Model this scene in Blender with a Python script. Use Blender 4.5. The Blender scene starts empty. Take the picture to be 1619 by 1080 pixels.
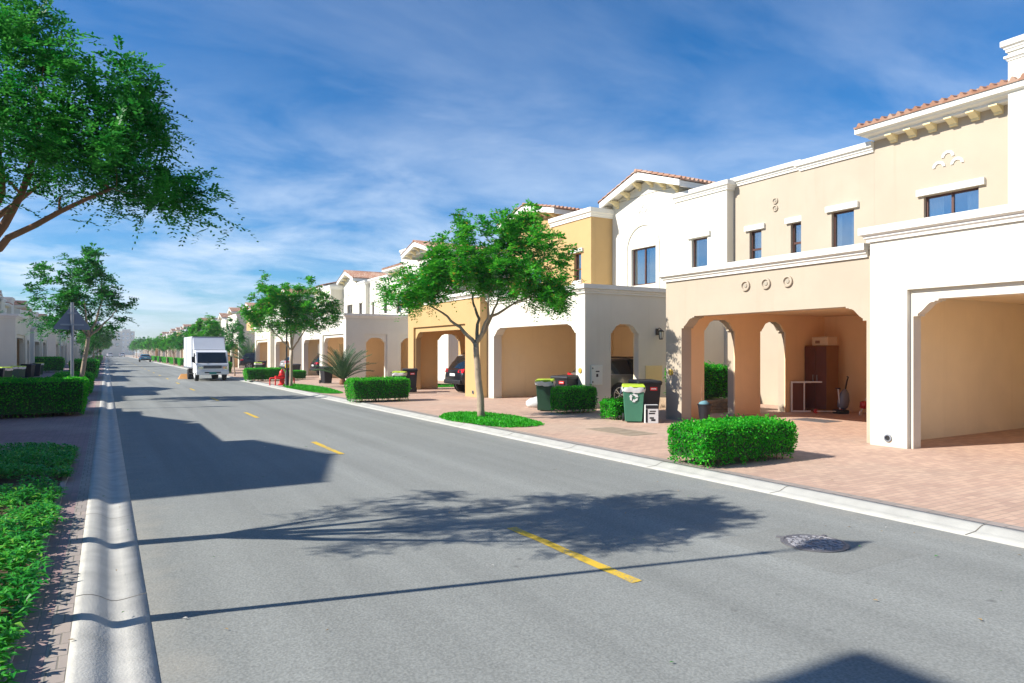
import bpy, math, random
from mathutils import Vector, Matrix, Euler
from mathutils.geometry import tessellate_polygon
R = math.radians
PI = math.pi
HAZE = .0005
scene = bpy.context.scene
COL = scene.collection
random.seed(7)

# ------------------------------------------------------------------ helpers
class MB:
    def __init__(s):
        s.v = []; s.f = []; s.mi = []
    def add(s, vs, fs, m=0):
        n = len(s.v); s.v.extend(vs)
        for f in fs:
            s.f.append([i + n for i in f]); s.mi.append(m)
    def box(s, x0, x1, y0, y1, z0, z1, m=0):
        s.add([(x0,y0,z0),(x1,y0,z0),(x1,y1,z0),(x0,y1,z0),(x0,y0,z1),(x1,y0,z1),(x1,y1,z1),(x0,y1,z1)],
              [(0,3,2,1),(4,5,6,7),(0,1,5,4),(1,2,6,5),(2,3,7,6),(3,0,4,7)], m)
    def prism(s, loops, fn, t0, t1, m=0):
        """2D loops (outer, holes) swept from t0 to t1; fn(a,b,t) -> xyz"""
        pts = [p for L in loops for p in L]
        tris = tessellate_polygon([[Vector((p[0], p[1], 0)) for p in L] for L in loops])
        n = len(pts)
        vs = [fn(p[0], p[1], t0) for p in pts] + [fn(p[0], p[1], t1) for p in pts]
        fs = [tuple(t) for t in tris] + [tuple(i + n for i in reversed(t)) for t in tris]
        o = 0
        for L in loops:
            k = len(L)
            for i in range(k):
                a, b = o + i, o + (i + 1) % k
                fs.append((a, b, b + n, a + n))
            o += k
        s.add(vs, fs, m)
    def sweep(s, prof, path, m=0, closed=False):
        """prof: (out, z); path: (x, y); outward is the left of the path"""
        n = len(path); k = len(prof); vs = []
        for i, p in enumerate(path):
            dirs = []
            if i > 0 or closed: q = path[i-1]; dirs.append((p[0]-q[0], p[1]-q[1]))
            if i < n-1 or closed: q = path[(i+1) % n]; dirs.append((q[0]-p[0], q[1]-p[1]))
            ns = []
            for d in dirs:
                l = math.hypot(*d); ns.append((-d[1]/l, d[0]/l))
            if len(ns) == 1: nx, ny = ns[0]
            else:
                bx_, by_ = ns[0][0]+ns[1][0], ns[0][1]+ns[1][1]
                dd = (bx_*ns[0][0] + by_*ns[0][1])
                nx, ny = bx_/dd, by_/dd
            for o, z in prof: vs.append((p[0]+nx*o, p[1]+ny*o, z))
        fs = []
        for i in range(n if closed else n-1):
            a = i*k; b = ((i+1) % n)*k
            for j in range(k):
                j2 = (j+1) % k
                fs.append((a+j, a+j2, b+j2, b+j))
        if not closed:
            fs.append(tuple(range(k-1, -1, -1))); fs.append(tuple(range((n-1)*k, n*k)))
        s.add(vs, fs, m)
    def tube(s, pts, rad, n=8, m=0, cap=True):
        pts = [Vector(p) for p in pts]
        if not hasattr(rad, '__len__'): rad = [rad]*len(pts)
        vs = []; prev = None
        for i, p in enumerate(pts):
            if i == 0: d = pts[1]-p
            elif i == len(pts)-1: d = p-pts[i-1]
            else: d = pts[i+1]-pts[i-1]
            d.normalize()
            if prev is None:
                a = d.orthogonal().normalized()
            else:
                a = (prev - d*prev.dot(d))
                a = a.normalized() if a.length > 1e-6 else d.orthogonal().normalized()
            prev = a; b = d.cross(a)
            for j in range(n):
                t = 2*PI*j/n
                vs.append(tuple(p + (a*math.cos(t) + b*math.sin(t))*rad[i]))
        fs = []
        for i in range(len(pts)-1):
            for j in range(n):
                j2 = (j+1) % n
                fs.append((i*n+j, i*n+j2, (i+1)*n+j2, (i+1)*n+j))
        if cap:
            fs.append(tuple(range(n-1, -1, -1))); fs.append(tuple(range((len(pts)-1)*n, len(pts)*n)))
        s.add(vs, fs, m)
    def lathe(s, prof, c=(0,0,0), n=20, m=0, axis='z'):
        vs = []
        for r, z in prof:
            for j in range(n):
                t = 2*PI*j/n
                p = (r*math.cos(t), r*math.sin(t), z)
                if axis == 'y': p = (p[0], p[2], p[1])
                if axis == 'x': p = (p[2], p[0], p[1])
                vs.append((c[0]+p[0], c[1]+p[1], c[2]+p[2]))
        fs = []
        for i in range(len(prof)-1):
            for j in range(n):
                j2 = (j+1) % n
                fs.append((i*n+j, i*n+j2, (i+1)*n+j2, (i+1)*n+j))
        fs.append(tuple(range(n-1, -1, -1))); fs.append(tuple(range((len(prof)-1)*n, len(prof)*n)))
        s.add(vs, fs, m)
    def mesh(s, name, mats, smooth=False, fix=True):
        me = bpy.data.meshes.new(name)
        me.from_pydata(s.v, [], s.f)
        for m in (mats if isinstance(mats, (list, tuple)) else [mats]): me.materials.append(m)
        if any(s.mi): me.polygons.foreach_set('material_index', s.mi)
        if smooth: me.polygons.foreach_set('use_smooth', [True]*len(me.polygons))
        if fix:
            import bmesh
            b = bmesh.new(); b.from_mesh(me); bmesh.ops.recalc_face_normals(b, faces=b.faces); b.to_mesh(me); b.free()
        me.update()
        return me
    def build(s, name, mats, parent=None, smooth=False, bevel=0, fix=True, angle=None):
        o = bpy.data.objects.new(name, s.mesh(name, mats, smooth, fix))
        COL.objects.link(o)
        if parent is not None: o.parent = parent
        if bevel:
            md = o.modifiers.new('bevel', 'BEVEL'); md.width = bevel; md.segments = 2; md.limit_method = 'ANGLE'; md.angle_limit = R(40)
        if angle:
            md = o.modifiers.new('es', 'EDGE_SPLIT'); md.split_angle = R(angle)
        return o

def tag(o, label=None, cat=None, group=None, kind=None):
    if label: o['label'] = label
    if cat: o['category'] = cat
    if group: o['group'] = group
    if kind: o['kind'] = kind
    return o
def empty(name, loc, rz=0, label=None, cat=None, group=None):
    o = bpy.data.objects.new(name, None); COL.objects.link(o)
    o.location = loc; o.rotation_euler = (0, 0, rz); o.empty_display_size = .2
    return tag(o, label, cat, group)
CH = {}
def copy_tree(o, parent=None):
    c = o.copy(); COL.objects.link(c)
    if parent is not None: c.parent = parent
    for ch in list(o.children): copy_tree(ch, c)
    return c
def dup(o, loc, rz=None, label=None, group=None, scale=None, cat=None):
    c = copy_tree(o); c.location = loc
    if rz is not None: c.rotation_euler = (0, 0, rz)
    if scale is not None: c.scale = scale if hasattr(scale, '__len__') else (scale,)*3
    return tag(c, label, cat, group)

# ------------------------------------------------------------------ materials
def newmat(name):
    m = bpy.data.materials.new(name); m.use_nodes = True
    nt = m.node_tree; bs = nt.nodes['Principled BSDF']
    return m, nt, nt.nodes, nt.links, bs
def simple(name, col, rough=.6, metal=0, spec=.5, var=0.0, vscale=6, bump=0, bscale=80):
    m, nt, N, L, b = newmat(name)
    b.inputs['Base Color'].default_value = (*col, 1); b.inputs['Roughness'].default_value = rough
    b.inputs['Metallic'].default_value = metal; b.inputs['Specular IOR Level'].default_value = spec
    tc = N.new('ShaderNodeTexCoord')
    if var:
        nz = N.new('ShaderNodeTexNoise'); nz.inputs['Scale'].default_value = vscale; nz.inputs['Detail'].default_value = 5
        L.new(tc.outputs['Object'], nz.inputs['Vector'])
        mx = N.new('ShaderNodeMix'); mx.data_type = 'RGBA'
        mx.inputs['A'].default_value = (*[c*(1-var) for c in col], 1); mx.inputs['B'].default_value = (*[min(1, c*(1+var)) for c in col], 1)
        L.new(nz.outputs['Fac'], mx.inputs['Factor']); L.new(mx.outputs['Result'], b.inputs['Base Color'])
    if bump:
        nz = N.new('ShaderNodeTexNoise'); nz.inputs['Scale'].default_value = bscale; nz.inputs['Detail'].default_value = 4
        L.new(tc.outputs['Object'], nz.inputs['Vector'])
        bp = N.new('ShaderNodeBump'); bp.inputs['Strength'].default_value = bump; bp.inputs['Distance'].default_value = .01
        L.new(nz.outputs['Fac'], bp.inputs['Height']); L.new(bp.outputs['Normal'], b.inputs['Normal'])
    return m
def stucco(name, col, stain=.25):
    m, nt, N, L, b = newmat(name)
    b.inputs['Roughness'].default_value = .92; b.inputs['Specular IOR Level'].default_value = .2
    geo = N.new('ShaderNodeNewGeometry')
    n1 = N.new('ShaderNodeTexNoise'); n1.inputs['Scale'].default_value = .7; n1.inputs['Detail'].default_value = 6; n1.inputs['Roughness'].default_value = .6
    L.new(geo.outputs['Position'], n1.inputs['Vector'])
    mp = N.new('ShaderNodeMapRange'); mp.inputs['From Min'].default_value = .35; mp.inputs['From Max'].default_value = .75
    L.new(n1.outputs['Fac'], mp.inputs['Value'])
    mx = N.new('ShaderNodeMix'); mx.data_type = 'RGBA'
    mx.inputs['A'].default_value = (*col, 1); mx.inputs['B'].default_value = (*[c*.9 for c in col], 1)
    L.new(mp.outputs['Result'], mx.inputs['Factor'])
    # splash dirt along the foot of the wall, ragged edge
    sep = N.new('ShaderNodeSeparateXYZ'); L.new(geo.outputs['Position'], sep.inputs[0])
    n2 = N.new('ShaderNodeTexNoise'); n2.inputs['Scale'].default_value = 2.2; n2.inputs['Detail'].default_value = 7
    L.new(geo.outputs['Position'], n2.inputs['Vector'])
    ma = N.new('ShaderNodeMath'); ma.operation = 'MULTIPLY'; ma.inputs[1].default_value = .55
    L.new(n2.outputs['Fac'], ma.inputs[0])
    sb = N.new('ShaderNodeMath'); sb.operation = 'SUBTRACT'; L.new(ma.outputs[0], sb.inputs[0]); L.new(sep.outputs['Z'], sb.inputs[1])
    mr = N.new('ShaderNodeMapRange'); mr.inputs['From Min'].default_value = .1; mr.inputs['From Max'].default_value = .26; mr.inputs['To Max'].default_value = stain
    L.new(sb.outputs[0], mr.inputs['Value'])
    m2 = N.new('ShaderNodeMix'); m2.data_type = 'RGBA'; m2.inputs['B'].default_value = (.42, .33, .2, 1)
    L.new(mr.outputs['Result'], m2.inputs['Factor']); L.new(mx.outputs['Result'], m2.inputs['A'])
    # rain streaks: vertically stretched noise
    mpg = N.new('ShaderNodeMapping'); mpg.inputs['Scale'].default_value = (5, 5, .25); L.new(geo.outputs['Position'], mpg.inputs['Vector'])
    n4 = N.new('ShaderNodeTexNoise'); n4.inputs['Scale'].default_value = 1.0; n4.inputs['Detail'].default_value = 5; L.new(mpg.outputs[0], n4.inputs['Vector'])
    mr4 = N.new('ShaderNodeMapRange'); mr4.inputs['From Min'].default_value = .58; mr4.inputs['From Max'].default_value = .8; mr4.inputs['To Max'].default_value = .16
    L.new(n4.outputs['Fac'], mr4.inputs['Value'])
    m4 = N.new('ShaderNodeMix'); m4.data_type = 'RGBA'; m4.inputs['B'].default_value = (col[0]*.62, col[1]*.58, col[2]*.5, 1)
    L.new(mr4.outputs['Result'], m4.inputs['Factor']); L.new(m2.outputs['Result'], m4.inputs['A'])
    L.new(m4.outputs['Result'], b.inputs['Base Color'])
    n3 = N.new('ShaderNodeTexNoise'); n3.inputs['Scale'].default_value = 45; n3.inputs['Detail'].default_value = 4
    L.new(geo.outputs['Position'], n3.inputs['Vector'])
    bp = N.new('ShaderNodeBump'); bp.inputs['Strength'].default_value = .25; bp.inputs['Distance'].default_value = .01
    L.new(n3.outputs['Fac'], bp.inputs['Height']); L.new(bp.outputs['Normal'], b.inputs['Normal'])
    return m
def leafmat(name, c1, c2, c3=None, trans=.3, rough=.45, frac=.06):
    m, nt, N, L, b = newmat(name)
    geo = N.new('ShaderNodeNewGeometry')
    cr = N.new('ShaderNodeValToRGB'); e = cr.color_ramp.elements
    e[0].color = (*c1, 1); e[1].color = (*c2, 1)
    e[1].position = .9
    if c3:
        k = e.new(.99); k.color = (*c3, 1)
    nzz = N.new('ShaderNodeTexNoise'); nzz.inputs['Scale'].default_value = 2.6; nzz.inputs['Detail'].default_value = 3; L.new(geo.outputs['Position'], nzz.inputs['Vector'])
    mrr = N.new('ShaderNodeMapRange'); mrr.inputs['From Min'].default_value = .36; mrr.inputs['From Max'].default_value = .66; mrr.inputs['To Min'].default_value = -.3; mrr.inputs['To Max'].default_value = .4; L.new(nzz.outputs['Fac'], mrr.inputs['Value'])
    mad = N.new('ShaderNodeMath'); mad.operation = 'MULTIPLY_ADD'; mad.inputs[1].default_value = .6; L.new(geo.outputs['Random Per Island'], mad.inputs[0]); L.new(mrr.outputs[0], mad.inputs[2])
    gt = N.new('ShaderNodeMath'); gt.operation = 'GREATER_THAN'; gt.inputs[1].default_value = 1 - frac if c3 else 2; L.new(geo.outputs['Random Per Island'], gt.inputs[0])
    mxm = N.new('ShaderNodeMath'); mxm.operation = 'MAXIMUM'; mxm.use_clamp = True; L.new(mad.outputs[0], mxm.inputs[0]); L.new(gt.outputs[0], mxm.inputs[1])
    L.new(mxm.outputs[0], cr.inputs['Fac'])
    L.new(cr.outputs['Color'], b.inputs['Base Color'])
    b.inputs['Roughness'].default_value = rough; b.inputs['Specular IOR Level'].default_value = .22
    tr = N.new('ShaderNodeBsdfTranslucent')
    hs = N.new('ShaderNodeHueSaturation'); hs.inputs['Value'].default_value = 1.3; hs.inputs['Hue'].default_value = .485
    L.new(cr.outputs['Color'], hs.inputs['Color']); L.new(hs.outputs['Color'], tr.inputs['Color'])
    ms = N.new('ShaderNodeMixShader'); ms.inputs['Fac'].default_value = trans
    L.new(b.outputs[0], ms.inputs[1]); L.new(tr.outputs[0], ms.inputs[2])
    L.new(ms.outputs[0], N['Material Output'].inputs['Surface'])
    return m

def asphalt_mat(name, base=.27, tint=(1, 1.02, .98)):
    m, nt, N, L, b = newmat(name)
    geo = N.new('ShaderNodeNewGeometry')
    big = N.new('ShaderNodeTexNoise'); big.inputs['Scale'].default_value = .35; big.inputs['Detail'].default_value = 6; big.inputs['Roughness'].default_value = .6
    fine = N.new('ShaderNodeTexNoise'); fine.inputs['Scale'].default_value = 55; fine.inputs['Detail'].default_value = 3
    vor = N.new('ShaderNodeTexVoronoi'); vor.inputs['Scale'].default_value = 42
    vor2 = N.new('ShaderNodeTexVoronoi'); vor2.inputs['Scale'].default_value = 7
    for n in (big, fine, vor, vor2): L.new(geo.outputs['Position'], n.inputs['Vector'])
    c0 = tuple(base*t for t in tint)
    mx = N.new('ShaderNodeMix'); mx.data_type = 'RGBA'
    mx.inputs['A'].default_value = (*[c*.86 for c in c0], 1); mx.inputs['B'].default_value = (*[c*1.14 for c in c0], 1)
    L.new(big.outputs['Fac'], mx.inputs['Factor'])
    # tracks worn by tyres, along the road
    mr = N.new('ShaderNodeMapRange'); mr.inputs['From Min'].default_value = .3; mr.inputs['From Max'].default_value = .7; mr.inputs['To Min'].default_value = .78; mr.inputs['To Max'].default_value = 1.2
    L.new(fine.outputs['Fac'], mr.inputs['Value'])
    mm = N.new('ShaderNodeMix'); mm.data_type = 'RGBA'; mm.blend_type = 'MULTIPLY'; mm.inputs['Factor'].default_value = 1
    L.new(mx.outputs['Result'], mm.inputs['A']); L.new(mr.outputs['Result'], mm.inputs['B'])
    # pale stones
    st = N.new('ShaderNodeMapRange'); st.inputs['From Min'].default_value = .02; st.inputs['From Max'].default_value = .16; st.inputs['To Min'].default_value = 1; st.inputs['To Max'].default_value = 0
    L.new(vor.outputs['Distance'], st.inputs['Value'])
    rn = N.new('ShaderNodeMapRange'); rn.inputs['From Min'].default_value = .8; rn.inputs['From Max'].default_value = .95
    sp = N.new('ShaderNodeSeparateColor'); L.new(vor.outputs['Color'], sp.inputs[0]); L.new(sp.outputs[0], rn.inputs['Value'])
    ml = N.new('ShaderNodeMath'); ml.operation = 'MULTIPLY'; L.new(st.outputs['Result'], ml.inputs[0]); L.new(rn.outputs['Result'], ml.inputs[1])
    m3 = N.new('ShaderNodeMix'); m3.data_type = 'RGBA'; m3.inputs['B'].default_value = (.5, .5, .46, 1)
    L.new(ml.outputs[0], m3.inputs['Factor']); L.new(mm.outputs['Result'], m3.inputs['A'])
    # a few oil or tar spots
    st2 = N.new('ShaderNodeMapRange'); st2.inputs['From Min'].default_value = .02; st2.inputs['From Max'].default_value = .3; st2.inputs['To Min'].default_value = .5; st2.inputs['To Max'].default_value = 0
    L.new(vor2.outputs['Distance'], st2.inputs['Value'])
    rn2 = N.new('ShaderNodeMath'); rn2.operation = 'GREATER_THAN'; rn2.inputs[1].default_value = .985
    sp2 = N.new('ShaderNodeSeparateColor'); L.new(vor2.outputs['Color'], sp2.inputs[0]); L.new(sp2.outputs[0], rn2.inputs[0])
    ml2 = N.new('ShaderNodeMath'); ml2.operation = 'MULTIPLY'; L.new(st2.outputs['Result'], ml2.inputs[0]); L.new(rn2.outputs[0], ml2.inputs[1])
    m5 = N.new('ShaderNodeMix'); m5.data_type = 'RGBA'; m5.inputs['B'].default_value = (.05, .05, .05, 1)
    L.new(ml2.outputs[0], m5.inputs['Factor']); L.new(m3.outputs['Result'], m5.inputs['A'])
    mpx = N.new('ShaderNodeMapping'); mpx.inputs['Scale'].default_value = (1.6, .05, 1); L.new(geo.outputs['Position'], mpx.inputs['Vector'])
    sn = N.new('ShaderNodeTexNoise'); sn.inputs['Scale'].default_value = 1; sn.inputs['Detail'].default_value = 5; L.new(mpx.outputs[0], sn.inputs['Vector'])
    smr = N.new('ShaderNodeMapRange'); smr.inputs['From Min'].default_value = .3; smr.inputs['From Max'].default_value = .7; smr.inputs['To Min'].default_value = .87; smr.inputs['To Max'].default_value = 1.13; L.new(sn.outputs['Fac'], smr.inputs['Value'])
    m6 = N.new('ShaderNodeMix'); m6.data_type = 'RGBA'; m6.blend_type = 'MULTIPLY'; m6.inputs['Factor'].default_value = 1; L.new(m5.outputs['Result'], m6.inputs['A']); L.new(smr.outputs['Result'], m6.inputs['B'])
    sx = N.new('ShaderNodeSeparateXYZ'); L.new(geo.outputs['Position'], sx.inputs[0])
    ab = N.new('ShaderNodeMath'); ab.operation = 'SUBTRACT'; ab.inputs[1].default_value = 4.0; L.new(sx.outputs['X'], ab.inputs[0])
    ab2 = N.new('ShaderNodeMath'); ab2.operation = 'ABSOLUTE'; L.new(ab.outputs[0], ab2.inputs[0])
    en = N.new('ShaderNodeTexNoise'); en.inputs['Scale'].default_value = 2.5; en.inputs['Detail'].default_value = 8; L.new(geo.outputs['Position'], en.inputs['Vector'])
    ea = N.new('ShaderNodeMath'); ea.operation = 'MULTIPLY_ADD'; ea.inputs[1].default_value = 1.3; L.new(en.outputs['Fac'], ea.inputs[0]); L.new(ab2.outputs[0], ea.inputs[2])
    er = N.new('ShaderNodeMapRange'); er.inputs['From Min'].default_value = 4.0; er.inputs['From Max'].default_value = 4.7; er.inputs['To Max'].default_value = .55; L.new(ea.outputs[0], er.inputs['Value'])
    m7 = N.new('ShaderNodeMix'); m7.data_type = 'RGBA'; m7.inputs['B'].default_value = (.36, .33, .27, 1); L.new(er.outputs['Result'], m7.inputs['Factor']); L.new(m6.outputs['Result'], m7.inputs['A'])
    L.new(m7.outputs['Result'], b.inputs['Base Color'])
    b.inputs['Roughness'].default_value = .85; b.inputs['Specular IOR Level'].default_value = .3
    bp = N.new('ShaderNodeBump'); bp.inputs['Strength'].default_value = .45; bp.inputs['Distance'].default_value = .008
    L.new(fine.outputs['Fac'], bp.inputs['Height']); L.new(bp.outputs['Normal'], b.inputs['Normal'])
    return m
def paver_mat(name, c1, c2, mortar, rot=0.0, bw=.2, bh=.1):
    m, nt, N, L, b = newmat(name)
    geo = N.new('ShaderNodeNewGeometry')
    mp = N.new('ShaderNodeMapping'); mp.inputs['Rotation'].default_value = (0, 0, rot); L.new(geo.outputs['Position'], mp.inputs['Vector'])
    br = N.new('ShaderNodeTexBrick'); br.inputs['Scale'].default_value = 1; br.inputs['Brick Width'].default_value = bw; br.inputs['Row Height'].default_value = bh
    br.inputs['Mortar Size'].default_value = .006; br.inputs['Mortar Smooth'].default_value = .3; br.inputs['Bias'].default_value = 0
    br.inputs['Color1'].default_value = (*c1, 1); br.inputs['Color2'].default_value = (*c2, 1); br.inputs['Mortar'].default_value = (*mortar, 1)
    L.new(mp.outputs[0], br.inputs['Vector'])
    n1 = N.new('ShaderNodeTexNoise'); n1.inputs['Scale'].default_value = .8; n1.inputs['Detail'].default_value = 7; n1.inputs['Roughness'].default_value = .65
    L.new(geo.outputs['Position'], n1.inputs['Vector'])
    mr = N.new('ShaderNodeMapRange'); mr.inputs['From Min'].default_value = .3; mr.inputs['From Max'].default_value = .7; mr.inputs['To Min'].default_value = .9; mr.inputs['To Max'].default_value = 1.1
    L.new(n1.outputs['Fac'], mr.inputs['Value'])
    mm = N.new('ShaderNodeMix'); mm.data_type = 'RGBA'; mm.blend_type = 'MULTIPLY'; mm.inputs['Factor'].default_value = 1
    L.new(br.outputs['Color'], mm.inputs['A']); L.new(mr.outputs['Result'], mm.inputs['B'])
    # sandy dust
    n2 = N.new('ShaderNodeTexNoise'); n2.inputs['Scale'].default_value = .33; n2.inputs['Detail'].default_value = 8
    L.new(geo.outputs['Position'], n2.inputs['Vector'])
    m2 = N.new('ShaderNodeMapRange'); m2.inputs['From Min'].default_value = .5; m2.inputs['From Max'].default_value = .72; m2.inputs['To Max'].default_value = .45
    L.new(n2.outputs['Fac'], m2.inputs['Value'])
    md = N.new('ShaderNodeMix'); md.data_type = 'RGBA'; md.inputs['B'].default_value = (.50, .41, .32, 1)
    L.new(m2.outputs['Result'], md.inputs['Factor']); L.new(mm.outputs['Result'], md.inputs['A'])
    L.new(md.outputs['Result'], b.inputs['Base Color'])
    b.inputs['Roughness'].default_value = .85; b.inputs['Specular IOR Level'].default_value = .3
    bp = N.new('ShaderNodeBump'); bp.inputs['Strength'].default_value = .5; bp.inputs['Distance'].default_value = .006; bp.invert = True
    L.new(br.outputs['Fac'], bp.inputs['Height']); L.new(bp.outputs['Normal'], b.inputs['Normal'])
    return m
def tile_mat(name):
    m, nt, N, L, b = newmat(name)
    geo = N.new('ShaderNodeNewGeometry')
    vo = N.new('ShaderNodeTexVoronoi'); vo.inputs['Scale'].default_value = 4; L.new(geo.outputs['Position'], vo.inputs['Vector'])
    cr = N.new('ShaderNodeValToRGB'); e = cr.color_ramp.elements; e[0].color = (.30, .145, .085, 1); e[1].color = (.44, .31, .23, 1)
    k = e.new(.5); k.color = (.37, .20, .13, 1)
    sp = N.new('ShaderNodeSeparateColor'); L.new(vo.outputs['Color'], sp.inputs[0]); L.new(sp.outputs[0], cr.inputs['Fac'])
    L.new(cr.outputs['Color'], b.inputs['Base Color']); b.inputs['Roughness'].default_value = .8
    return m

M = {}
M['white'] = stucco('stucco_white', (.70, .67, .575))
M['ivory'] = stucco('stucco_ivory', (.71, .665, .54))
M['cream'] = stucco('stucco_cream', (.465, .393, .30))
M['gold'] = stucco('stucco_gold', (.545, .362, .165))
M['trim'] = stucco('trim_white', (.76, .74, .68))
M['lining_white'] = stucco('tan_bounce_lining', (.92, .79, .53), .1)  # lining colours brightened and warmed to stand in for bounced light
M['lining_cream'] = stucco('ochre_bounce_lining', (.90, .66, .40), .1)
M['lining_gold'] = stucco('gold_bounce_lining', (.80, .54, .24), .1)
M['medal_shade'] = simple('medallion_shade', (.36, .32, .25), .9)  # dark tone stands for the shade inside a medallion ring
M['soffit'] = stucco('soffit_bounce_yellow', (.80, .68, .40))  # yellow stands for light bounced up under the eaves
M['tile'] = tile_mat('roof_tile')
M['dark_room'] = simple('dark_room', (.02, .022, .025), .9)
M['frame'] = simple('brown_window_frame', (.09, .035, .022), .45, var=.2)
m, nt, N, L, b = newmat('window_glass')
b.inputs['Base Color'].default_value = (.62, .68, .75, 1); b.inputs['Metallic'].default_value = 1; b.inputs['Roughness'].default_value = .03
tp = N.new('ShaderNodeBsdfTransparent'); tp.inputs['Color'].default_value = (.75, .78, .78, 1); mg = N.new('ShaderNodeMixShader'); mg.inputs['Fac'].default_value = .5
L.new(tp.outputs[0], mg.inputs[1]); L.new(b.outputs[0], mg.inputs[2]); L.new(mg.outputs[0], N['Material Output'].inputs['Surface'])
M['glass'] = m
M['curtain'] = simple('curtain', (.72, .72, .66), .9, var=.2, vscale=14)
M['asphalt'] = asphalt_mat('asphalt', .238, (1.0, 1.03, .95))
M['patch'] = asphalt_mat('asphalt_patch', .230, (1.0, 1.02, .93))
M['concrete'] = simple('concrete', (.45, .435, .39), .9, var=.34, vscale=4.5, bump=.35, bscale=60)
M['concrete2'] = simple('pale_concrete', (.43, .42, .375), .9, var=.26, vscale=4, bump=.35, bscale=60)
M['seam'] = simple('seam', (.285, .285, .265), .9, var=.25, vscale=9)
M['stud'] = simple('worn_iron', (.34, .335, .35), .6, .2, var=.3, vscale=12)
M['joint'] = simple('kerb_joint_dirt', (.16, .14, .11), .95)
M['paver'] = paver_mat('pink_pavers', (.57, .39, .285), (.46, .305, .23), (.36, .27, .21), 0)
M['paver_left'] = paver_mat('mauve_pavers', (.36, .235, .225), (.29, .20, .195), (.26, .20, .18), PI/2)
M['border'] = paver_mat('grey_border_pavers', (.30, .26, .23), (.36, .30, .26), (.2, .18, .15), 0, .1, .2)
M['sand'] = simple('sand', (.42, .33, .23), .95, var=.2, vscale=.5)
M['soil'] = simple('soil', (.10, .06, .035), .95, var=.4, vscale=8, bump=.8, bscale=25)
m, nt, N, L, b = newmat('yellow_line_paint')
g_ = N.new('ShaderNodeNewGeometry'); q1 = N.new('ShaderNodeTexNoise'); q1.inputs['Scale'].default_value = 38; q1.inputs['Detail'].default_value = 6; q2 = N.new('ShaderNodeTexNoise'); q2.inputs['Scale'].default_value = 3
for q in (q1, q2): L.new(g_.outputs['Position'], q.inputs['Vector'])
qa = N.new('ShaderNodeMath'); qa.operation = 'ADD'; L.new(q1.outputs['Fac'], qa.inputs[0]); L.new(q2.outputs['Fac'], qa.inputs[1])
qr = N.new('ShaderNodeMapRange'); qr.inputs['From Min'].default_value = 1.08; qr.inputs['From Max'].default_value = 1.25; qr.inputs['To Max'].default_value = .75; L.new(qa.outputs[0], qr.inputs['Value'])
qm = N.new('ShaderNodeMix'); qm.data_type = 'RGBA'; qm.inputs['A'].default_value = (.64, .42, .03, 1); qm.inputs['B'].default_value = (.26, .24, .18, 1); L.new(qr.outputs['Result'], qm.inputs['Factor']); L.new(qm.outputs['Result'], b.inputs['Base Color']); b.inputs['Roughness'].default_value = .75
M['yellow'] = m
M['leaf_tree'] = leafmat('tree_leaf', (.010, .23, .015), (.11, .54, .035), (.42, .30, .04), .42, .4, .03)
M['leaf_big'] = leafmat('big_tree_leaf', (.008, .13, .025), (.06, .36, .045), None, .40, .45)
M['leaf_hedge'] = leafmat('hedge_leaf', (.008, .27, .012), (.06, .56, .025), (.14, .6, .04), .48, .5, .1)
M['leaf_ground'] = leafmat('groundcover_leaf', (.025, .27, .03), (.11, .5, .055), (.22, .5, .06), .35, .35, .06)
M['grass'] = leafmat('lawn_blade', (.015, .30, .012), (.07, .52, .025), None, .3, .5)
M['palm'] = leafmat('palm_leaflet', (.035, .11, .045), (.10, .21, .09), None, .2, .5)
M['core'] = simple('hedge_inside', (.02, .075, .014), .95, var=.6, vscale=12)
M['twig'] = simple('hedge_twig', (.19, .125, .075), .9, var=.3, vscale=20)
M['bark'] = simple('pale_bark', (.36, .28, .20), .9, var=.35, vscale=7, bump=.7, bscale=30)
M['bark2'] = simple('brown_bark', (.25, .125, .07), .9, var=.35, vscale=7, bump=.7, bscale=30)
M['black_plastic'] = simple('black_bin_plastic', (.012, .013, .017), .5, var=.2)
M['green_plastic'] = simple('green_bin_plastic', (.05, .19, .115), .5, var=.12)
M['dgreen_plastic'] = simple('dark_green_bin_plastic', (.014, .055, .028), .5, var=.25)
M['lime'] = simple('lime_lid', (.42, .58, .03), .45, var=.1)
M['bag'] = simple('bag_liner', (.62, .63, .62), .4, var=.15, bump=.6, bscale=12)
M['white_paint'] = simple('white_paint', (.78, .78, .78), .35, var=.05)
M['truck_box'] = simple('truck_box_white', (.66, .68, .71), .45, var=.06, vscale=2)
M['black'] = simple('matt_black', (.012, .012, .013), .6)
M['rubber'] = simple('rubber', (.018, .018, .018), .85)
M['rim'] = simple('alloy', (.55, .56, .58), .3, .9)
M['chrome'] = simple('chrome', (.75, .76, .78), .15, 1)
M['red'] = simple('red_paint', (.62, .015, .015), .4)
M['red_light'] = simple('tail_light_red', (.55, .01, .015), .15)
M['steel'] = simple('galvanised_steel', (.30, .33, .38), .45, .6, var=.15)
M['sign_back'] = simple('sign_back_grey', (.17, .20, .27), .5, .3, var=.12)
M['lamp_black'] = simple('lamp_post_black', (.02, .021, .024), .45)
M['lamp_cap'] = simple('lamp_cap', (.42, .40, .45), .35)
M['meter_yellow'] = simple('meter_box_yellow', (.85, .70, .36), .6, var=.05)
M['meter_grey'] = simple('meter_box_grey', (.80, .80, .70), .6, var=.05)
M['wood_dark'] = simple('wardrobe_dark', (.12, .032, .015), .5, var=.25, vscale=3)
M['wood'] = simple('wardrobe_side', (.24, .11, .025), .55, var=.2, vscale=3)
M['carton'] = simple('carton', (.62, .50, .37), .8, var=.06)
M['iron'] = simple('cast_iron', (.19, .185, .195), .55, .5, var=.3, vscale=9)
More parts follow.
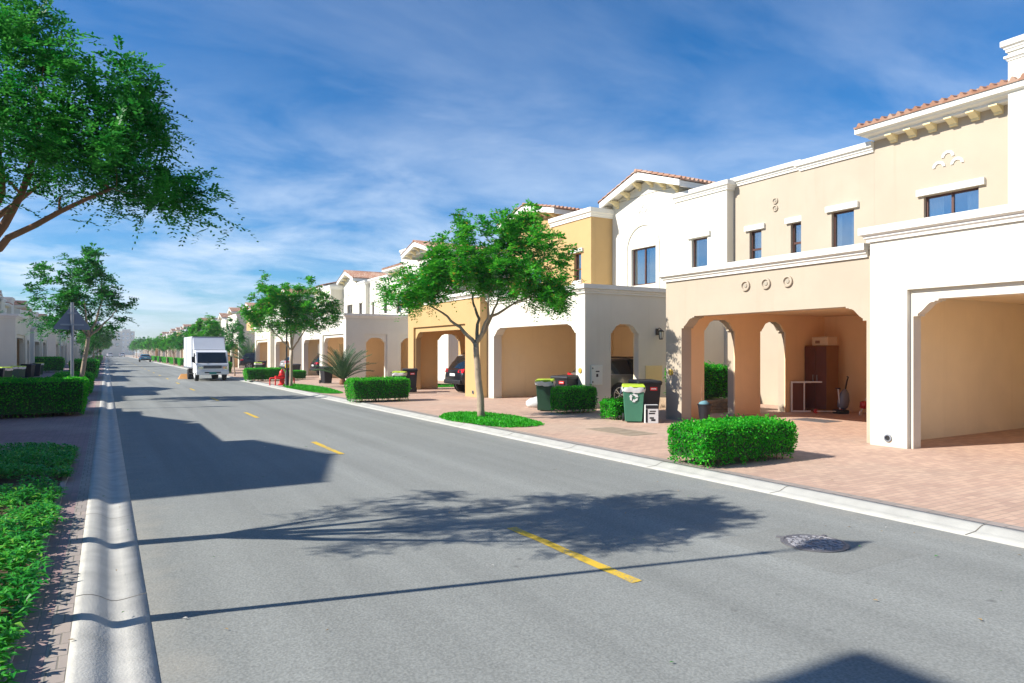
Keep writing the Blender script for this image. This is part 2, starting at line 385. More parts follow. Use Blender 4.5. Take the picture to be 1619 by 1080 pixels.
M['stone'] = simple('planter_stone', (.35, .25, .16), .9, var=.5, vscale=7, bump=.8, bscale=15)
M['teal'] = simple('teal_plate', (.03, .24, .22), .5)
M['plate'] = simple('plate_white', (.7, .7, .68), .5)
M['mosaic'] = simple('faded_plate', (.30, .24, .17), .85, var=.4, vscale=6)
M['orange'] = simple('orange_timber', (.55, .27, .08), .7)
def paintmat(name, col, coat=.6):
    m = simple(name, col, .3, .25); m.node_tree.nodes['Principled BSDF'].inputs['Coat Weight'].default_value = coat
    return m
M['car_black'] = paintmat('car_black', (.012, .013, .018))
M['car_grey'] = paintmat('car_grey', (.16, .155, .14))
M['car_silver'] = paintmat('car_silver', (.45, .46, .47))
M['car_white'] = paintmat('car_white', (.75, .76, .77))
M['car_blue'] = paintmat('car_blue', (.03, .24, .38))
M['car_red'] = paintmat('car_red', (.45, .015, .02))
m, nt, N, L, b = newmat('car_glass')
b.inputs['Base Color'].default_value = (.01, .014, .016, 1); b.inputs['Roughness'].default_value = .04; b.inputs['Specular IOR Level'].default_value = .9
M['car_glass'] = m

# ------------------------------------------------------------------ setting
ROADZ = -.06
def sheet(name, x0, x1, y0, y1, z, mat, label, thick=.5):
    mb = MB(); mb.box(x0, x1, y0, y1, z - thick, z); o = mb.build(name, mat)
    return tag(o, label, name.replace('_', ' '), None, 'structure')
END = 330
mb = MB(); mb.add([(-3000, -600, -.7), (3000, -600, -.7), (3000, 5000, -.7), (-3000, 5000, -.7)], [(0, 1, 2, 3)])
tag(mb.build('ground', M['sand']), 'sandy ground stretching to the horizon beyond the houses', 'ground', None, 'structure')
road = sheet('road', .27, 7.72, -14, END, ROADZ, M['asphalt'], 'grey asphalt residential road with a dashed yellow centre line', .6)
sheet('cross_road', -120, 120, END+.01, END+9, ROADZ, M['asphalt'], 'asphalt cross road at the far end of the street', .6)
mb = MB()
def ragged_quad(mb, x0, x1, y0, y1, z, n=14, j=.008):
    L_ = [(x0 + random.uniform(-j, j), y0 + (y1-y0)*i/n + (random.uniform(-j, j))) for i in range(n+1)]
    R_ = [(x1 + random.uniform(-j, j), y0 + (y1-y0)*i/n + (random.uniform(-j, j))) for i in range(n+1)]
    vs = [(x, y, z) for x, y in L_] + [(x, y, z) for x, y in R_]
    mb.add(vs, [(i, n+1+i, n+2+i, i+1) for i in range(n)])
k = 0
y = 4.38
while y < END - 6:
    ragged_quad(mb, 3.74, 3.85, y, y + 2.05, ROADZ + .004); y += 8.3
mb.build('centre_line', M['yellow'], road, fix=False)
# patch round the manhole: parallelogram of newer asphalt
mb = MB(); mb.add([(5.35, 4.95, ROADZ+.0012), (6.55, 4.95, ROADZ+.0012), (6.62, 3.62, ROADZ+.0012), (5.42, 3.62, ROADZ+.0012)], [(0, 3, 2, 1)])
mb.build('asphalt_patch', M['patch'], road, fix=False)
mb = MB(); rg = random.Random(12)
for i in range(170):
    x = rg.choice((rg.gauss(.25, .5), rg.gauss(7.4, .6), rg.uniform(-.4, 8))); y = 2 + 30*rg.random()**1.7; z = ROADZ + .01
    if x < .27: z = -.03 if x > -.1 else .012
    if x > 7.7: z = .012
    a = rg.uniform(0, 6.28); l = rg.uniform(.012, .03); c_, s_ = math.cos(a), math.sin(a)
    mb.add([(x-c_*l, y-s_*l, z), (x-s_*l*.4, y+c_*l*.4, z+.008), (x+c_*l, y+s_*l, z+.004), (x+s_*l*.4, y-c_*l*.4, z+.006)], [(0, 1, 2, 3)], rg.choice((0, 0, 1, 2)))
tag(mb.build('leaf_litter', [simple('dry_leaf', (.30, .20, .08), .8), simple('green_leaf', (.06, .25, .04), .6), simple('pale_scrap', (.55, .53, .48), .8)], fix=False), 'scattered dry leaves and pale specks on the asphalt', 'litter', None, 'stuff')
# manhole cover
mh = empty('manhole_cover', (6.08, 4.36, ROADZ + .004), R(20), 'round cast iron manhole cover set in the asphalt road', 'manhole cover')
mb = MB(); mb.lathe([(.36, 0), (.36, .008), (.325, .009), (.322, .005), (.0, .005)], n=40); mb.build('rim', M['iron'], mh)
mb = MB(); rg = random.Random(3)
for i in range(150):
    a = rg.uniform(0, 6.28); r_ = .30*math.sqrt(rg.random()); x, y_ = r_*math.cos(a), r_*math.sin(a); t = rg.uniform(0, 3.1); l = rg.uniform(.014, .026); w = .011
    c_, s_ = math.cos(t), math.sin(t)
    q = [(x+c_*l-s_*w, y_+s_*l+c_*w), (x-c_*l-s_*w, y_-s_*l+c_*w), (x-c_*l+s_*w, y_-s_*l-c_*w), (x+c_*l+s_*w, y_+s_*l-c_*w)]
    mb.add([(a_, b_, .004) for a_, b_ in q] + [(a_, b_, .010 + .0001*(i % 9)) for a_, b_ in q], [(0, 1, 5, 4), (1, 2, 6, 5), (2, 3, 7, 6), (3, 0, 4, 7), (4, 5, 6, 7)])
mb.build('tread_studs', M['stud'], mh)
for a_ in (0, PI/2):
    mb = MB(); mb.box(-.02, .02, .33, .42, 0, .012); lg = mb.build('lug', M['iron'], mh); lg.rotation_euler = (0, 0, -a_)

mh.scale = (.88, .88, 1)
# rolled gutter on the left: profile swept along Y
def strip(name, prof, y0, y1, mat, label, seg=None, mats=None):
    mb = MB(); n = len(prof); ys = [y0, y1]
    if seg: ys = [y0 + (y1-y0)*i/seg for i in range(seg+1)]
    vs = [(x, y, z) for y in ys for x, z in prof]
    fs = [(i*n+j, i*n+j+1, (i+1)*n+j+1, (i+1)*n+j) for i in range(len(ys)-1) for j in range(n-1)]
    mb.add(vs, fs)
    o = mb.build(name, mat, smooth=True, fix=False); o.data.flip_normals() if o.data.polygons[0].normal.z < 0 else None
    return tag(o, label, name.replace('_', ' '), None, 'structure')
gp = [(-.2, -.5), (-.2, .002), (-.15, .006), (-.09, -.004), (-.04, -.028), (.0, -.056), (.035, -.074), (.075, -.08), (.12, -.077), (.27, -.056), (.275, -.4)]
strip('gutter', gp, -14, END, M['concrete'], 'pale concrete rolled gutter along the left edge of the road')
kp = [(7.70, -.4), (7.70, -.052), (7.9, -.044), (7.93, -.036), (8.02, -.004), (8.06, .004), (8.15, .006), (8.151, -.4)]
gut = bpy.data.objects['gutter']
mb = MB(); y = 3.1
while y < 60:
    for i in range(1, 9):
        (xa, za), (xb, zb) = gp[i], gp[i+1]
        w_ = .005
        mb.add([(xa, y-w_, za+.0025), (xb, y-w_, zb+.0025), (xb, y+w_, zb+.0025), (xa, y+w_, za+.0025)], [(0, 1, 2, 3)])
    y += 3.05
mb.build('joint', M['joint'], gut, fix=False)
kerb = strip('kerb', kp, -14, END, M['concrete2'], 'pale concrete mountable kerb along the right edge of the road')
mb = MB()
y = 1.3
while y < 90:
    for i in range(1, len(kp)-2):
        (xa, za), (xb, zb) = kp[i], kp[i+1]
        mb.add([(xa, y-.006, za+.003), (xb, y-.006, zb+.003), (xb, y+.006, zb+.003), (xa, y+.006, za+.003)], [(0, 1, 2, 3)])
    y += 2.45
mb.build('joint', M['joint'], kerb, fix=False)
sheet('border', 8.152, 8.352, -14, END, 0, M['border'], 'row of grey border pavers behind the right kerb')
sheet('pavement', 8.353, 60, -14, END, -.001, M['paver'], 'pink brick paved driveways in front of the right houses')
sheet('left_border', -.32, -.201, -14, END, 0, M['border'], 'row of grey pavers beside the left gutter')
sheet('left_pavement', -60, -.321, -14, END, -.001, M['paver_left'], 'mauve brick paved footpath and drives on the left side')
mb = MB(); mb.box(-.56, -.48, -2, 15.2, 0, .016); mb.box(-.56-3, -.561, 15.12, 15.2, 0, .016)
tag(mb.build('bed_edging', M['border'], bevel=.008), 'low paver edging round the left planting bed', 'edging', None, 'structure')
mb = MB(); mb.box(-3.6, -.561, -2, 15.119, -.05, .015)
tag(mb.build('planting_soil', M['soil']), 'dark soil of the left planting bed', 'soil', None, 'structure')

# ------------------------------------------------------------------ houses
def corbel(side, y, zt):
    """points of a stepped corbel at an opening's upper corner, from jamb to head (side=+1: left jamb)"""
    pts = [(0, -.31), (.08, -.31), (.08, -.265)]
    for i in range(7):
        t = i/6
        pts.append((.10 + .29*t, -.255 + .20*t + .035*math.sin(PI*t) - .03*math.sin(2*PI*t)*.6))
    pts += [(.39, -.035), (.46, -.035), (.46, 0)]
    return [(y + side*p[0], zt + p[1]) for p in pts]
def corbel_s(side, y, zt, k=.78):
    return [(y + (p[0]-y)*k, zt + (p[1]-zt)*k*1.25) for p in corbel(side, y, zt)]
def outline(a0, a1, zt, openings, z0=-.3):
    """wall outline with openings that reach the ground; openings: (y0,y1,z,style)"""
    pts = [(a0, z0)]
    for y0, y1, z, st in openings:
        pts.append((y0, z0))
        if st == 'rect': pts += [(y0, z), (y1, z)]
        else:
            f = corbel if st == 'big' else corbel_s
            pts += f(1, y0, z) + list(reversed(f(-1, y1, z)))
        pts.append((y1, z0))
    pts += [(a1, z0), (a1, zt), (a0, zt)]
    return pts
FRONT = lambda a, b, t: (t, a, b)
SIDE = lambda a, b, t: (a, t, b)
def cprof(zb, zt, o=1.0):
    h = zt - zb
    return [(-.02, zb), (.05*o, zb), (.05*o, zb+.17*h), (.09*o, zb+.28*h), (.09*o, zb+.4*h), (.15*o, zb+.5*h), (.16*o, zb+.5*h+.005), (.16*o, zt), (-.25, zt), (-.25, zb)]

class House:
    def __init__(s, name, y0, xf, wall, label, group, rz=0):
        s.root = empty(name, (xf, y0, 0), rz, label, 'house', group)
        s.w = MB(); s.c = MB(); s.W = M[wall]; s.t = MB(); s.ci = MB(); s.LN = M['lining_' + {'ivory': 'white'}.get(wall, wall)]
    def part(s, name, mb, mat, **k):
        return mb.build(name, mat, s.root, **k)
    def block(s, y0, y1, d, h, wins=(), depth=8.0):
        loops = [[(y0, -.3), (y1, -.3), (y1, h), (y0, h)]]
        for w in wins: loops.append([(w[0], w[2]), (w[0], w[3]), (w[1], w[3]), (w[1], w[2])])
        s.w.prism(loops, FRONT, d, d + .22)
        s.w.box(d + .225, d + depth, y0, y1, -.3, h)
        for w in wins: s.window(d, *w)
    def window(s, d, y0, y1, z0, z1, style='single', lintel=True, sill=False):
        f = MB(); t = .055; a, b_ = d + .12, d + .175
        f.box(a, b_, y0, y0+t, z0, z1); f.box(a, b_, y1-t, y1, z0, z1)
        f.box(a, b_, y0+t, y1-t, z0, z0+t); f.box(a, b_, y0+t, y1-t, z1-t, z1)
        if style == 'double': f.box(a-.003, b_, (y0+y1)/2-.03, (y0+y1)/2+.03, z0+t, z1-t)
        if style == 'split': zz = z0+(z1-z0)*.42; f.box(a-.003, b_, y0+t, y1-t, zz-.035, zz+.035)
        fo = s.part('window', f, M['frame'])
        g = MB(); g.box(d+.15, d+.165, y0+.02, y1-.02, z0+.02, z1-.02); g.build('pane', M['glass'], fo)
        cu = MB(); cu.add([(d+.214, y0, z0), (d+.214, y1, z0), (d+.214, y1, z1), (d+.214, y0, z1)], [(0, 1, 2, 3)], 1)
        wd = y1-y0; rg_ = random.Random(int(y0*77)+int(z1*31)); fr = rg_.choice((.25, .32, .45)); rngs = [(y1-wd*fr, y1-.03), (y0+.03, y0+wd*fr*.8)] if wd > .6 else [(y0+.03, y0+wd*.55)]
        for a0, a1 in rngs:
            nn = 10; vs_ = []
            for i_ in range(nn+1):
                x_ = d+.195 + (.008 if i_ % 2 else -.008); yy = a0 + (a1-a0)*i_/nn; vs_ += [(x_, yy, z0), (x_, yy, z1)]
            cu.add(vs_, [(2*i_, 2*i_+2, 2*i_+3, 2*i_+1) for i_ in range(nn)], 0)
        cu.build('curtain', [M['curtain'], M['dark_room']], fo)
        if lintel:
            l = MB(); l.box(d-.10, d+.05, y0-.17, y1+.17, z1+.015, z1+.20); s.part('lintel', l, M['trim'], bevel=.008)
        if sill:
            l = MB(); l.box(d-.08, d+.05, y0-.08, y1+.08, z0-.16, z0-.005); s.part('sill', l, M['trim'], bevel=.008)
    def cornice(s, path, zb, zt, o=1.0):
        m_ = MB(); m_.sweep(cprof(zb, zt, o), path); s.part('cornice' if o > .5 else 'moulding', m_, M['trim'])
    def medallion(s, d, y, z, r=.13):
        m_ = MB(); m_.lathe([(r, 0), (r, -.045), (r*.72, -.05), (r*.62, -.012), (0, -.012)], (d, y, z), 22, axis='x')
        mo = s.part('medallion', m_, s.W); m2_ = MB(); m2_.lathe([(r*.4, -.011), (r*.36, -.03), (0, -.034)], (d, y, z), 18, axis='x'); m2_.build('hub', M['medal_shade'], mo)  # centre disc painted dark as the shade within the ring
    def trefoil(s, d, y, z, k=1.0):
        m_ = MB()
        for oy, oz in ((-.24, -.1), (.24, -.1), (0, .14)):
            pts_o = [(y + k*(oy + .17*math.cos(t)), z + k*(oz + .17*math.sin(t))) for t in [PI*i/10 for i in range(11)]]
            pts_i = [(y + k*(oy + .10*math.cos(t)), z + k*(oz + .10*math.sin(t))) for t in [PI*i/10 for i in range(10, -1, -1)]]
            m_.prism([pts_o + pts_i], FRONT, d-.03, d+.01)
        s.part('trefoil_relief', m_, M['trim'])
    def bracket(s, d, y, zt, run=.45, h=.26, w=.16):
        b_ = MB()
        p = [(d+.02, zt-h), (d-.08, zt-h), (d-.08, zt-h*.72)]
        p += [(d-.08-(run-.12)*(i/5), zt-h*.72 + h*.5*math.sin(i/5*PI/2)**1.5) for i in range(1, 6)]
        p += [(d-run, zt-h*.2), (d-run, zt), (d+.02, zt)]
        b_.prism([p], SIDE, y-w/2, y+w/2)
        s.part('bracket', b_, M['soffit'])
    def tiles(s, o, au, bu, la, lb, pitch=.235, rows=.36):
        """corrugated tile slope: origin o, unit along-eave au, unit up-slope bu"""
        o = Vector(o); au = Vector(au).normalized(); bu = Vector(bu).normalized(); nu = au.cross(bu)
        if nu.z < 0: nu = -nu
        nc = max(1, round(la/pitch)); pw = la/nc; nr = max(1, round(lb/rows)); rh = lb/nr
        prof = [(0, .0), (.12, .055), (.27, .085), (.42, .055), (.55, .0), (.78, -.02)]
        A = [(c + p[0])*pw for c in range(nc) for p in prof] + [nc*pw]
        H = [p[1] for c in range(nc) for p in prof] + [0]
        n = len(A); vs = []; fs = []
        for r in range(nr):
            for e, off in ((0, .035), (1, .0)):
                for a, h in zip(A, H):
                    vs.append(tuple(o + au*a + bu*((r+e)*rh) + nu*(h + off)))
            b0 = r*2*n
            for i in range(n-1): fs.append((b0+i, b0+i+1, b0+n+i+1, b0+n+i))
            if r < nr-1:
                for i in range(n-1): fs.append((b0+n+i, b0+n+i+1, b0+2*n+i+1, b0+2*n+i))
        # front edge closing strip
        k0 = len(vs)
        for a in A: vs.append(tuple(o + au*a - nu*.03))
        for i in range(n-1): fs.append((k0+i, k0+i+1, i+1, i))
        s.t.add(vs, fs)
    def gable(s, yc, hw, ze, zp, d, depth=6.0, over=.55, n_br=6, wallcol=True, ov_y=.38):
        # triangular wall, white rake boards, tiled slopes
        s.w.prism([[(yc-hw, ze-.02), (yc+hw, ze-.02), (yc, zp-.3)]], FRONT, d, d+.4)
        sl = (zp-ze)/(hw+ov_y)
        fb = MB()
        for sg in (-1, 1):
            ye = yc + sg*(hw+ov_y)
            pts = [(yc, zp), (ye, ze), (ye, ze-.24), (yc, zp-.30)]
            fb.prism([pts], FRONT, d-over, d-over+.10)
            pts2 = [(yc, zp-.03), (ye, ze-.03), (ye, ze-.13), (yc, zp-.16)]
            fb.prism([pts2], FRONT, d-over+.102, d+depth)
            # eave side board
            fb.box(d-over+.103, d+depth, min(ye, ye-sg*.08), max(ye, ye-sg*.08), ze-.26, ze-.135)
            cs = math.cos(math.atan(sl)); ln = (hw+ov_y)/cs + .08
            s.tiles((d-over-.03, ye+sg*.06, ze+.01), (1, 0, 0), (0, -sg*1, sl), depth+over, ln)
        s.part('fascia', fb, M['trim'])
        for i in range(n_br):
            f = (i+.5)/n_br*2 - 1
            y = yc + f*(hw+.1)
            zt = zp - .18 - abs(y-yc)*sl
            s.bracket(d, y, zt - .04, run=over-.06, h=.3, w=.15)
        rc = MB(); rc.tube([(d-over-.05, yc, zp+.05), (d+depth, yc, zp+.05)], .09, 8); s.part('ridge_tiles', rc, M['tile'], smooth=True)
    def eave_roof(s, y0, y1, d, zb, zt, over=.6, run=4.2, rise=1.15, n_br=6, ends=True):
        fb = MB()
        pr = [(-.02, zb+.03), (over*.55, zb+.03), (over*.55, zb+.09), (over*.8, zb+.13), (over*.85, zb+.17), (over, zb+.2), (over, zt), (-.3, zt+.05), (-.3, zb+.03)]
        fb.sweep(pr, [(d+1.0, y0), (d, y0), (d, y1), (d+1.0, y1)] if ends else [(d, y0), (d, y1)])
        s.part('fascia', fb, M['trim'])
        for i in range(n_br):
            s.bracket(d, y0 + (i+.5)/n_br*(y1-y0), zb+.03, run=over*.6, h=.2, w=.2)
        e0, e1 = (y0-over if ends else y0), (y1+over if ends else y1)
        up = Vector((run+over, 0, rise))
        s.tiles((d-over-.04, e0, zt+.015), (0, 1, 0), up, e1-e0, up.length)
        g = MB(); g.prism([[(d-over+.05, zt-.02), (d+run, zt-.02), (d+run, zt+rise-.03)]], SIDE, e0+.04, e1-.04)
        s.part('gable_end', g, s.W)
    def carport(s, w, ft, ztop, openings, recess=None, near=None, far=None, depth=6.6, near_rec=False, th=.36, rec_d=.1):
        """front wall, side walls, roof slab; near/far: list of arches or 'solid' or None"""
        d0 = ft
        if recess:
            s.w.prism([outline(0, w, ztop, [(recess[0], recess[1], recess[2], 'rect')])], FRONT, d0, d0+rec_d)
            s.w.prism([outline(.002, w-.002, ztop-.002, openings)], FRONT, d0+rec_d+.001, d0+th)
        else:
            s.w.prism([outline(0, w, ztop, openings)], FRONT, d0, d0+th)
        for side, arcs in (('n', near), ('f', far)):
            if arcs is None: continue
            a, b_ = (0.001, .27) if side == 'n' else (w-.27, w-.001)
            if arcs == 'solid':
                a, b_ = (.001, .13) if side == 'n' else (w-.13, w-.001)
                ops = []
            else: ops = [(x0, x1, z, 'small') for x0, x1, z in arcs]
            if arcs == 'solid':
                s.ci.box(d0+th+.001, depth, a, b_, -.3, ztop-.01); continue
            x0_, x1_ = d0+th+.001, depth
            if side == 'n': lo, hi = (a, b_-.05), (b_-.049, b_)
            else: lo, hi = (a+.05, b_), (a, a+.049)
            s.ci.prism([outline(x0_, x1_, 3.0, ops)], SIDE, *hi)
            if near_rec and side == 'n':
                s.w.prism([outline(x0_, x1_, ztop-.003, [(x0-.12, x1+.12, z+.22, 'rect') for x0, x1, z, _ in ops])], SIDE, a, a+.06)
                s.w.prism([outline(x0_, x1_, ztop-.004, ops)], SIDE, a+.061, lo[1])
            else:
                s.w.prism([outline(x0_, x1_, ztop-.003, ops)], SIDE, *lo)
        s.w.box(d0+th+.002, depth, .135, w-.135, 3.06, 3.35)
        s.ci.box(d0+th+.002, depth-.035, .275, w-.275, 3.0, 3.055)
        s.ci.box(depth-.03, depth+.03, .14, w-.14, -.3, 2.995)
    def done(s):
        s.part('wall', s.w, s.W)
        if s.ci.v: s.part('carport_bounce_lining', s.ci, s.LN)  # inner skin with the carport's warm bounce put into its colour
        if s.t.v: s.part('roof', s.t, M['tile'])
        return s.root

# every house: local x = depth from the street front, y = along the street
def house_a(y0, xf, wall, label, group=None):
    h = House('house', y0, xf, wall, label, group)
    h.carport(6.3, -.15, 4.05, [(.55, 5.5, 2.85, 'big')], (.5, 5.56, 3.05), near=[(1.2, 2.5, 2.8), (3.6, 4.8, 2.8)], far='solid', near_rec=True, depth=6.19)
    h.cornice([(5.4, 0), (-.15, 0), (-.15, 6.3), (1.0, 6.3)], 4.05, 4.34)
    # drain hole with a rim
    p = MB(); p.lathe([(.075, .02), (.075, -.03), (.052, -.032), (.048, -.005), (0, -.005)], (-.15, 5.93, .17), 20, axis='x'); dp = h.part('drain_pipe', p, M['steel']); p = MB(); p.lathe([(.046, -.006), (.046, -.012), (0, -.012)], (-.15, 5.93, .17), 16, axis='x'); p.build('bore', M['black'], dp)
    # tall stepped tower at the party line
    h.block(3.4, 6.62, 6.2, 9.6, [], 6)
    h.cornice([(12.2, 3.4), (6.2, 3.4), (6.2, 6.62), (12.2, 6.62)], 9.40, 9.68, .8)
    h.cornice([(12.2, 3.4), (6.2, 3.4), (6.2, 6.62), (12.2, 6.62)], 9.18, 9.30, .45)
    h.block(-3.3, 3.398, 5.5, 8.2, [(.1, 1.6, 4.85, 6.4, 'double')], 7)
    h.cornice([(12.4, -3.3), (5.5, -3.3), (5.5, -1.0)], 7.95, 8.3)
    h.gable(1.0, 1.95, 8.8, 9.46, 5.45, 6)
    h.trefoil(5.5, 1.0, 7.5)
    return h.done()
def house_b(y0, xf, wall, label, group=None):
    h = House('house', y0, xf, wall, label, group)
    h.carport(6.05, .05, 3.95, [(.2, 5.45, 2.81, 'big')], None, near='solid', far=[(1.25, 2.5, 2.78), (3.6, 4.75, 2.78)], depth=6.69)
    h.cornice([(.05, .16), (.05, 6.05), (6.6, 6.05)], 3.79, 4.07)
    for y in (2.08, 2.68, 3.28): h.medallion(.05, y, 3.47)
    # upper storey in three widths
    h.block(.43, 4.12, 6.7, 8.3, [(1.23, 2.66, 5.0, 6.28, 'double')], 8)
    h.eave_roof(.46, 3.78, 6.7, 8.22, 8.58, .6, n_br=6)
    h.trefoil(6.7, 2.0, 7.12, 1.0)
    h.block(4.122, 6.67, 6.7, 8.1, [(4.78, 5.55, 5.1, 6.33, 'single')], 8)
    h.cornice([(6.7, 4.13), (6.7, 6.67), (7.1, 6.67)], 7.92, 8.24)
    h.block(6.672, 9.72, 6.86, 8.15, [(6.7, 7.12, 5.1, 6.25, 'split'), (8.3, 8.86, 5.1, 6.25, 'split')][0:0] + [(6.76, 7.2, 5.1, 6.25, 'split'), (8.42, 8.95, 5.1, 6.25, 'split')], 8)
    h.cornice([(6.86, 6.70), (6.86, 9.72)], 8.02, 8.33)
    h.medallion(6.86, 7.82, 7.16, .11); h.medallion(6.86, 7.82, 6.90, .11)
    return h.done()
def house_c(y0, xf, wall, label, group=None):
    h = House('house', y0, xf, wall, label, group)
    h.carport(6.6, .05, 3.95, [(.5, 6.1, 2.81, 'big')], None, near=[(1.12, 2.32, 2.8)], far='solid', depth=6.49)
    h.cornice([(6.4, 0), (.05, 0), (.05, 6.5)], 3.78, 4.07)
    h.medallion(.05, 3.1, 3.47); h.medallion(.05, 3.65, 3.47); h.medallion(.05, 2.55, 3.47)
    h.block(-.12, 2.4, 6.5, 8.1, [(.85, 1.68, 5.05, 6.3, 'single')], 8)
    h.cornice([(9, -.12), (6.5, -.12), (6.5, 2.62)], 7.9, 8.23)
    h.block(2.402, 6.58, 6.5, 8.58, [(3.72, 5.28, 4.75, 6.35, 'double', False)], 8)
    h.gable(4.3, 2.15, 8.62, 9.46, 6.48, 6)
    h.trefoil(6.5, 4.45, 7.95, .85)
    # blind arch relief over the window
    m_ = MB(); yc = 4.52; zs = 6.3; r = 1.06
    po = [(yc + r, 4.2)] + [(yc + r*math.cos(t), zs + r*math.sin(t)) for t in [PI*i/20 for i in range(21)]] + [(yc - r, 4.2)]
    r2 = r - .06
    pi_ = [(yc - r2, 4.2)] + [(yc + r2*math.cos(t), zs + r2*math.sin(t)) for t in [PI*i/20 for i in range(20, -1, -1)]] + [(yc + r2, 4.2)]
    m_.prism([po + pi_], FRONT, 6.5-.045, 6.51); h.part('arch_relief', m_, h.W)
    return h.done()
def house_d(y0, xf, wall, label, group=None, hip=False):
    h = House('house', y0, xf, wall, label, group)
    h.carport(7.7, -.3, 4.1, [(1.4, 6.95, 2.83, 'big')], (1.34, 7.0, 3.06), near='solid', far=[(1.2, 2.5, 2.78), (3.4, 4.5, 2.78)], depth=5.84)
    h.cornice([(1.0, 0), (-.3, 0), (-.3, 7.7), (5.0, 7.7)], 4.1, 4.36)
    h.block(-.02, 3.2, 5.3, 8.2, [(.72, 1.28, 5.15, 6.4, 'split', True, True)], 8)
    h.cornice([(9, -.02), (5.3, -.02), (5.3, 3.2)], 7.92, 8.31)
    h.block(3.202, 8.2, 5.85, 8.72, [(4.9, 6.4, 4.9, 6.4, 'double')], 8)
    if hip: h.eave_roof(3.3, 8.1, 5.85, 8.2, 8.55, .5, n_br=6)
    else:
        h.gable(5.7, 2.4, 8.84, 9.46, 5.83, 6)
        h.trefoil(5.85, 5.7, 7.6)
    p = MB(); p.lathe([(.075, .02), (.075, -.03), (.052, -.032), (.048, -.005), (0, -.005)], (-.3, .6, .2), 16, axis='x'); dp = h.part('drain_pipe', p, M['steel']); p = MB(); p.lathe([(.046, -.006), (.046, -.012), (0, -.012)], (-.3, .6, .2), 16, axis='x'); p.build('bore', M['black'], dp)
    return h.done()

XF = 13.35; T0 = 1.9; PER = 41.3
OFF = {'a': 0, 'b': 6.3, 'c': 16.1, 'd': 22.72}
BLD = {'a': house_a, 'b': house_b, 'c': house_c, 'd': house_d}
near_houses = {
 'a': ('white', 'white two-storey house with a tall square tower at the right edge of the picture'),
 'b': ('cream', 'cream house with three round medallions above its carport'),
 'c': ('white', 'white gabled house with a grey car behind its side arch'),
 'd': ('gold', 'golden yellow house with a black SUV in its carport, behind the nearest kerb tree')}
G_R = 'terraced houses along the right side of the street'; G_L = 'terraced houses along the left side of the street'
P0 = {k: BLD[k](T0 + OFF[k], XF, v[0], v[1], G_R) for k, v in near_houses.items()}
sec = {
 'a': ('white', 'white house whose grey shaded side wall has two arches behind the palm'),
 'b': ('white', 'white house with three small medallions over a carport holding a dark red-lit car'),
 'c': ('white', 'white gabled house with blind arch, seen behind the lamp post and second kerb tree'),
 'd': ('ivory', 'ivory house with a wide red tiled hip roof behind the second kerb tree')}
P1 = {}
for k, v in sec.items():
    kw = {'hip': True} if k == 'd' else {}
    P1[k] = BLD[k](T0 + PER + OFF[k], XF, v[0], v[1], G_R, **kw)
lab2 = {'a': 'white house just behind the parked truck, shaded side wall towards the camera', 'b': 'white house past the truck with small medallions over the carport',
        'c': 'white gabled house beyond the truck, behind the thin young tree', 'd': 'yellow walled house beyond the parked truck, next to a white gable'}
for k in 'abcd':
    dup((P1 if k != 'd' else P0)[k], (XF, T0 + 2*PER + OFF[k], 0), 0, lab2[k], G_R)
far_lab = 'small pale terraced house with carport far down the right side of the street'
for t in range(3, 8):
    for k in 'abcd':
        src = (P0 if (t + ord(k)) % 3 == 0 else P1)[k]
        dup(src, (XF, T0 + t*PER + OFF[k], 0), 0, far_lab, G_R + ', far away')
# left row: same houses turned to face the street
XL = -5.4; RL = 44.2
he = House('house', 5.6, XL, 'white', 'white house standing left of the camera, seen only by its shadow', G_L)
he.root.rotation_euler = (0, 0, PI)
he.block(0, 3.2, 4.1, 9.6, [(.9, 2.2, 5, 6.3, 'double')], 8)
he.cornice([(12, 0), (4.1, 0), (4.1, 3.2), (12, 3.2)], 9.4, 9.68, .8)
he.block(3.202, 14, 6.0, 8.1, [(5, 6.4, 5, 6.3, 'double'), (9, 10.4, 5, 6.3, 'double')], 7)
he.cornice([(6.0, 3.2), (6.0, 14), (13, 14)], 7.9, 8.23)
he.done()
left_near = {'a': 'white house on the left, behind the large overhanging tree', 'b': 'white house on the left hidden behind the lamp post at the edge',
             'c': 'white gabled house on the left whose gable shades the road', 'd': 'ivory gabled house on the left nearest the camera, whose shadow crosses the road'}
DL = None
for k in 'abcd':
    if k == 'd':
        DL = dup(P0['d'], (XL + .95, RL - OFF[k], 0), PI, left_near[k], G_L)
    else: dup(P1[k], (XL, RL - OFF[k], 0), PI, left_near[k], G_L)
left_vis = {'d': 'shaded white end house nearest on the left, with a blank grey side wall', 'c': 'second shaded house from the camera on the left, bins in front',
            'b': 'third shaded house on the left, small openings behind the triangular sign', 'a': 'fourth shaded house on the left, behind the sign post'}
for k in 'abcd': dup(P1[k], (XL, RL + PER - OFF[k], 0), PI, left_vis[k], G_L)
for t in range(2, 7):
    for k in 'abcd':
        dup(P1[k], (XL, RL + t*PER - OFF[k], 0), PI, 'small shaded terraced house far down the left side of the street', G_L + ', far away')

